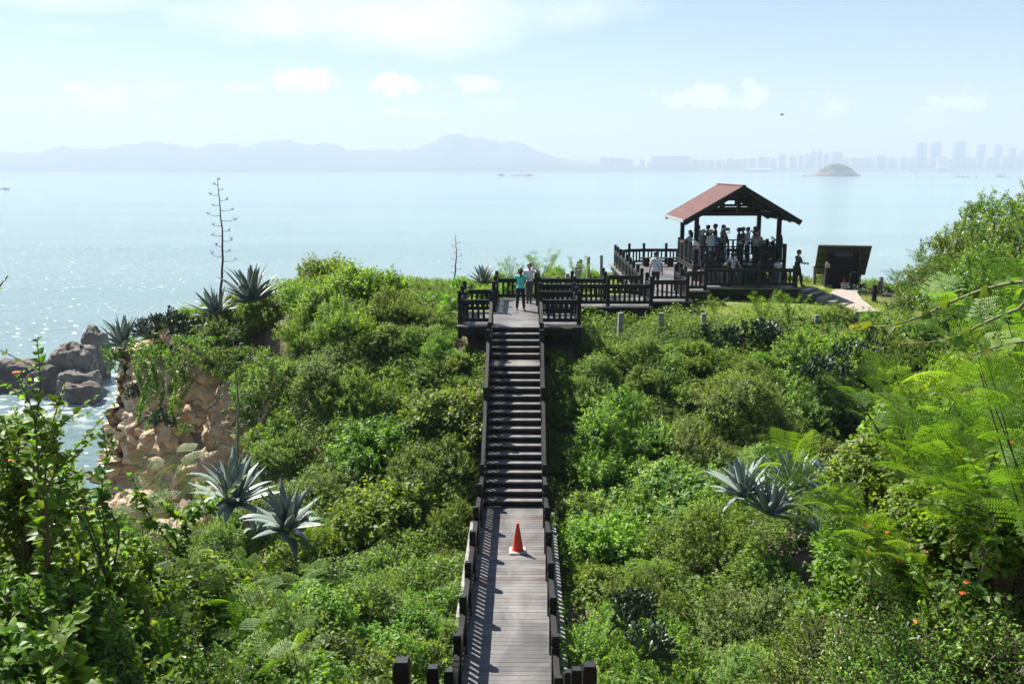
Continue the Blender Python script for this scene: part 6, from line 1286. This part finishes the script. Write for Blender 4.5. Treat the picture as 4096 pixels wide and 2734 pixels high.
    hk = (nmv == 'head') & ((hl[:, 2] > .945 + .25*np.clip(hl[:, 1]-.02, 0, 1)) | ((hl[:, 1] < .012) & (hl[:, 2] > .895 - (.03 if hair != 'short' else 0)))) & ~((np.abs(hl[:, 0]) > .044) & (hl[:, 1] > -.012) & (hl[:, 2] < .925))
    ho = sub_mesh('hair', V, F, hk, Nn*(.016 if hair != 'buzz' else .007), hm2, e, .004)
    def hp_(v): return hd(v)*H
    if hair == 'long':
        m2 = MB(); m2.tube([hp_((0, -.03, .955)), hp_((0, -.052, .9)), hp_((0, -.055, .84)), hp_((0, -.06, .77)), hp_((0, -.055, .72))], [.03*H, .055*H, .058*H, .05*H, .02*H], 10, flat=.55); m2.build('long_hair', hm2, ho, True)
    if hair == 'pony':
        m2 = MB(); m2.tube([hp_((0, -.055, .945)), hp_((0, -.08, .93)), hp_((0.01, -.085, .88)), hp_((.015, -.075, .82)), hp_((.02, -.07, .77))], [.014*H, .022*H, .024*H, .018*H, .005*H], 8); m2.build('ponytail', hm2, ho, True)
    HM = lambda v: hp_((v[0], v[1], v[2]))
    if hat:
        m2 = MB()
        prof = [(.092, .925), (.094, .93), (.062, .95), (.058, .985), (.045, 1.01), (.004, 1.015)] if hat == 'bucket' else [(.058, .942), (.06, .96), (.052, .99), (.034, 1.008), (.004, 1.013)]
        n = 18; vs = [HM((r_*math.cos(2*math.pi*k/n), r_*1.12*math.sin(2*math.pi*k/n)-.002, z - (.012*math.cos(4*math.pi*k/n) if r_ > .09 else 0))) for r_, z in prof for k in range(n)]
        m2.add(vs, [(i*n+k, i*n+(k+1) % n, (i+1)*n+(k+1) % n, (i+1)*n+k) for i in range(len(prof)-1) for k in range(n)])
        if hat == 'cap': m2.add([HM(v) for v in [(-.045, .045, .948), (.045, .045, .948), (.038, .115, .94), (-.038, .115, .94), (-.045, .045, .942), (.045, .045, .942), (.038, .115, .935), (-.038, .115, .935)]], [(0, 1, 2, 3), (7, 6, 5, 4), (0, 4, 5, 1), (1, 5, 6, 2), (2, 6, 7, 3), (3, 7, 4, 0)])
        hh = m2.build('hat', CMt(hatc), e, True); sd_ = hh.modifiers.new('solid', 'SOLIDIFY'); sd_.thickness = .006
    if glasses: m2 = MB(); [m2.tube([hp_((s*.038, .052, .926)), hp_((s*.02, .066, .925)), hp_((s*.005, .066, .926))], .011*H, 6, flat=.6) for s in (-1, 1)]; m2.build('sunglasses', M_EYE, e)
    e['_w'] = 0; del e['_w']
    return dict(e=e, H=H, up=lambda v: up(v)*H, hand=[w_*H for w_ in wr], M=Matrix.Translation(loc) @ Matrix.Rotation(R(face), 4, 'Z'))
def held(pn, name, local, size, mat, label, cat, rot=(0, 0, 0)):
    m = MB(); m.box((0, 0, 0), size); o = m.build(name, mat, None, bevel=min(size)*.3); o.matrix_world = pn['M'] @ Matrix.Translation(local) @ Euler(rot).to_matrix().to_4x4(); return tag(o, label, cat)
def sling(pn, label, bag=(.16, -.06, .5), strap=(.0, 0, 0), side=1, col=(.015, .015, .018), size=(.1, .22, .3)):
    H = pn['H']; M = CMt(col); e = empty('sling_bag', (0, 0, 0), 0, label, 'bag'); e.matrix_world = pn['M']; u = pn['up']; s = side
    m = MB(); m.tube([u((-s*.045, .0, .835)), u((-s*.05, -.062, .8)), u((-s*.01, -.085, .7)), u((s*.06, -.085, .6)), u((s*.11, -.03, .54)), u((s*.105, .045, .56)), u((s*.05, .085, .64)), u((-s*.02, .08, .75)), u((-s*.045, .05, .82)), u((-s*.045, .0, .835))], .014, 6, flat=.6); m.build('strap', M, e)
    m = MB(); m.box(Vector(bag)*H, size); m.build('pouch', M, e, bevel=.03)
M_PHONE = simple('phone_black', (.015, .015, .017), .3)
Z1, ZF = 19.804, FZ + .004
w = person(2082, 1071, 34.9, Z1, -3, 'woman in turquoise tee and navy trousers photographing the boy on the platform', (.12, .62, .56), (.012, .016, .035), (.7, .7, .68), .5, 1.93, 'pony', None, hands=((-.07, .12, .87), (.09, .13, .86)), hints=((-.8, -.2, -1.5), (.8, -.2, -1.5)), feet=((-.085, 0, .04), (.085, -.02, .04)), fing='grip', hem=.53)
held(w, 'phone', (.02, .27, 1.44), (.15, .012, .075), M_PHONE, 'black phone held up in both hands by the woman in turquoise', 'phone')
person(2118, 1051, 36.9, Z1, 172, 'boy in white tee and grey trousers making a victory sign by the back railing', (.72, .7, .72), (.075, .068, .075), (.02, .02, .02), .55, 1.93, 'short', hands=((-.15, .09, .88), (.06, .1, .6)), hints=((-.5, -.3, -1), (1, -.2, -.3)), fing=('vee', 'relaxed'), hem=.545, feet=((-.03, 0, .04), (.04, .03, .04)))
w = person(2626, 1004, 40.7, Z1, -4, 'man in white polo with a black sling strap walking away on the boardwalk', (.75, .76, .8), (.022, .022, .026), (.4, .38, .36), .62, 1.9, 'short', hands=((-.165, .02, .45), (.16, -.02, .45)), feet=((-.05, -.06, .06), (.06, .12, .04)), head=(-50, 4), glasses=True)
sling(w, 'black sling bag worn across the back of the man in the white polo', (.15, .1, .52), size=(.07, .16, .2)); held(w, 'water_bottle', (-.29, .06, .66), (.07, .07, .22), simple('bottle_brown', (.08, .05, .035), .4), 'dark bottle held low by the man in the white polo', 'bottle')
person(2930, 1009, 42.75, Z1, 0, 'girl in pale pink tee with a ponytail leaning on the front railing', (.72, .6, .66), (.012, .013, .02), (.3, .3, .3), .5, 1.9, 'pony', hands=((-.28, -.3, .66), (.22, -.36, .55)), hints=((-1, -.1, .2), (1, -.3, .2)), lean=-6, hem=.53)
person(3116, 1033, 43.7, Z1, 150, 'child in white tee and pale blue jeans by the right end of the deck', (.72, .74, .68), (.14, .27, .48), (.5, .5, .5), .7, 1.7, 'long', hands=((-.1, .2, .5), (.1, .2, .52)), lean=18)
w = person(3177, 998, 42.7, Z1-.06, -82, 'man in dark grey tee looking at his phone while leaving the deck', (.055, .06, .07), (.012, .012, .014), (.02, .02, .02), .55, 1.92, 'short', hands=((-.08, .2, .63), (.06, .22, .62)), feet=((-.05, -.1, .06), (.05, .12, .04)), head=(0, -12), x=13.02)
held(w, 'phone', (0, .44, 1.05), (.075, .15, .012), M_PHONE, 'phone held by the man in dark grey leaving the deck', 'phone', (R(20), 0, 0))
# under the pavilion roof
person(2762, 920, 46.6, ZF, 70, 'woman with long black hair and lilac tee at the left pavilion rail', (.6, .58, .72), (.02, .02, .03), hair='long', hands=((.0, .28, .62), (.1, .24, .6)), group='visitors under the roof')
person(2794, 899, 47.6, ZF, -60, 'person in a mauve top mostly hidden behind the front left column', (.3, .22, .3), (.03, .03, .04), hair='buzz', group='visitors under the roof')
person(2814, 918, 46.2, ZF, 5, 'person in olive top and grey bucket hat seen from behind', (.2, .2, .1), (.42, .4, .4), hair='short', hat='bucket', hatc=(.4, .37, .37), loose=.02, group='visitors under the roof')
person(2839, 903, 47.6, ZF, 60, 'man in maroon tee leaning and gazing left', (.06, .025, .04), (.03, .03, .035), lean=8, head=(10, 10), group='visitors under the roof', H=1.7)
person(2845, 919, 45.55, ZF, 25, 'woman in long white tunic and beige bucket hat', (.72, .74, .76), (.35, .22, .16), (.2, .2, .2), 1.2, .3, 'pony', 'bucket', (.55, .47, .3), dress=.36, head=(45, 0), group='visitors under the roof')
person(2860, 925, 46.3, ZF, 15, 'person in blue shirt and dark cap behind the white tunic', (.15, .24, .48), (.25, .03, .06), (.7, .6, .65), 1.0, 1.5, 'short', 'cap', (.03, .03, .04), group='visitors under the roof')
person(2863, 896, 47.6, ZF, 70, 'man in pink tee and black cap turned left', (.42, .27, .33), (.03, .03, .03), hair='short', hat='cap', hatc=(.02, .02, .024), group='visitors under the roof')
w = person(2894, 895, 47.3, ZF, 55, 'man in pale tee and black shorts with a black shoulder bag', (.5, .48, .46), (.02, .02, .02), (.05, .05, .05), .55, 1.05, 'short', head=(10, 6), group='visitors under the roof', H=1.72)
sling(w, 'black shoulder bag of the man in pale tee', (.12, -.06, .55), size=(.26, .12, .34))
person(2958, 911, 46.6, ZF, 80, 'man in plaid shirt and dark bucket hat facing left', (.13, .11, .1), (.04, .04, .05), hat='bucket', hatc=(.05, .04, .04), stripe=(.03, .03, .03), hair='short', loose=.012, group='visitors under the roof')
person(2974, 909, 47.3, ZF, 60, 'person in black vest and beige bucket hat behind the plaid shirt', (.25, .17, .12), (.03, .03, .03), hat='bucket', hatc=(.42, .38, .27), vest=((.02, .02, .02), 0), group='visitors under the roof')
w = person(2994, 907, 46.2, ZF, 62, 'man in white tee with red lanyard and cropped hair', (.66, .67, .7), (.015, .015, .018), (.08, .3, .4), hair='buzz', hands=((-.1, .2, .6), (.12, .22, .6)), group='visitors under the roof')
lm = MB(); u = w['up']; lm.tube([u((-.05, .05, .815)), u((0, .07, .75)), u((.05, .05, .815)), u((.03, -.045, .84)), u((-.03, -.045, .84)), u((-.05, .05, .815))], .012, 6); lm.build('lanyard', M_RED, w['e']); wb = MB(); wb.box(Vector((.0, -.09, .53))*w['H'], (.3, .12, .14)); wb.build('waist_bag', CMt((.02, .02, .02)), w['e'], bevel=.03)
person(2961, 951, 45.4, ZF, 40, 'small child in white tee behind the front rail', (.7, .73, .72), (.1, .1, .12), (.3, .3, .3), .6, 1.1, 'short', group='visitors under the roof', head=(-70, -15))
person(3022, 905, 47.4, ZF, 75, 'woman in dark top resting her chin on her hand', (.05, .05, .06), (.03, .03, .04), hair='long', hands=((-.05, .13, .85), (.1, .15, .6)), group='visitors under the roof')
w = person(3026, 920, 45.55, ZF, 165, 'woman in grey waistcoat carrying a baby on her chest', (.6, .57, .56), (.02, .02, .03), (.3, .3, .3), .6, 1.9, 'long', hands=((-.04, .2, .56), (.04, .2, .56)), vest=((.12, .115, .12), 1), head=(0, -14), group='visitors under the roof')
bd = MB(); o_ = Vector((0, .21, 1.02)); bd.lathe([(.05, -.12), (.085, -.06), (.09, .04), (.07, .11), (.03, .14), (.03, .16), (.06, .19), (.075, .25), (.065, .31), (.02, .335)], 14, c=o_)
for s in (-1, 1): bd.tube([o_+Vector((s*.07, 0, .08)), o_+Vector((s*.11, .05, .0)), o_+Vector((s*.08, .1, -.04))], [.028, .024, .018], 7); bd.tube([o_+Vector((s*.05, 0, -.09)), o_+Vector((s*.11, .07, -.13)), o_+Vector((s*.1, .05, -.25))], [.04, .033, .02], 7)
be = empty('person', (0, 0, 0), 0, 'baby in a pale teal top held against the waistcoated woman', 'person', 'visitors under the roof'); be.matrix_world = w['M']; bd.build('body', M_SKIN, be, True)
m = MB(); m.lathe([(.08, -.13), (.1, -.05), (.1, .05), (.075, .12)], 14, c=o_); m.build('top', CMt((.35, .6, .55)), be, True); m = MB(); m.lathe([(.079, .2), (.085, .26), (.072, .325), (.02, .35)], 14, c=o_+Vector((0, -.012, 0))); m.build('hair', M_HAIR, be, True)
person(3051, 935, 47.6, ZF, 80, 'stooped grey-haired person in khaki near the right rail', (.3, .25, .19), (.2, .17, .14), hairm=M_GREYH, lean=30, head=(0, 20), H=1.52, group='visitors under the roof')
person(3124, 932, 45.7, ZF, 78, 'man in navy tee and khaki trousers perched on the right rail', (.014, .017, .032), (.25, .2, .15), (.05, .05, .05), .6, 1.85, 'short', hip=(0, -.05, -.03), lean=6, feet=((-.06, .2, .04), (.06, .13, .08)), hands=((-.05, .17, .7), (.07, .16, .66)), hints=((-.4, -.3, -1), (.4, -.3, -1)), head=(15, -12), H=1.66, group='visitors under the roof', x=12.98)
# ---------------------------------------------------------------- haze over the strait
hb = MB(); hb.box((0, 4600, 209), (19000, 10000, 420)); hz_o = hb.build('haze', None); hm_ = bpy.data.materials.new('haze_air'); hm_.use_nodes = True; hn = hm_.node_tree
hn.nodes.remove(hn.nodes['Principled BSDF']); vol = hn.nodes.new('ShaderNodeVolumePrincipled'); vol.inputs['Color'].default_value = (.68, .83, 1.0, 1); vol.inputs['Density'].default_value = 2.0e-4; vol.inputs['Anisotropy'].default_value = 0.05
hn.links.new(vol.outputs[0], hn.nodes['Material Output'].inputs['Volume']); hz_o.data.materials.append(hm_); tag(hz_o, 'pale sea haze filling the air over the strait', kind='stuff')
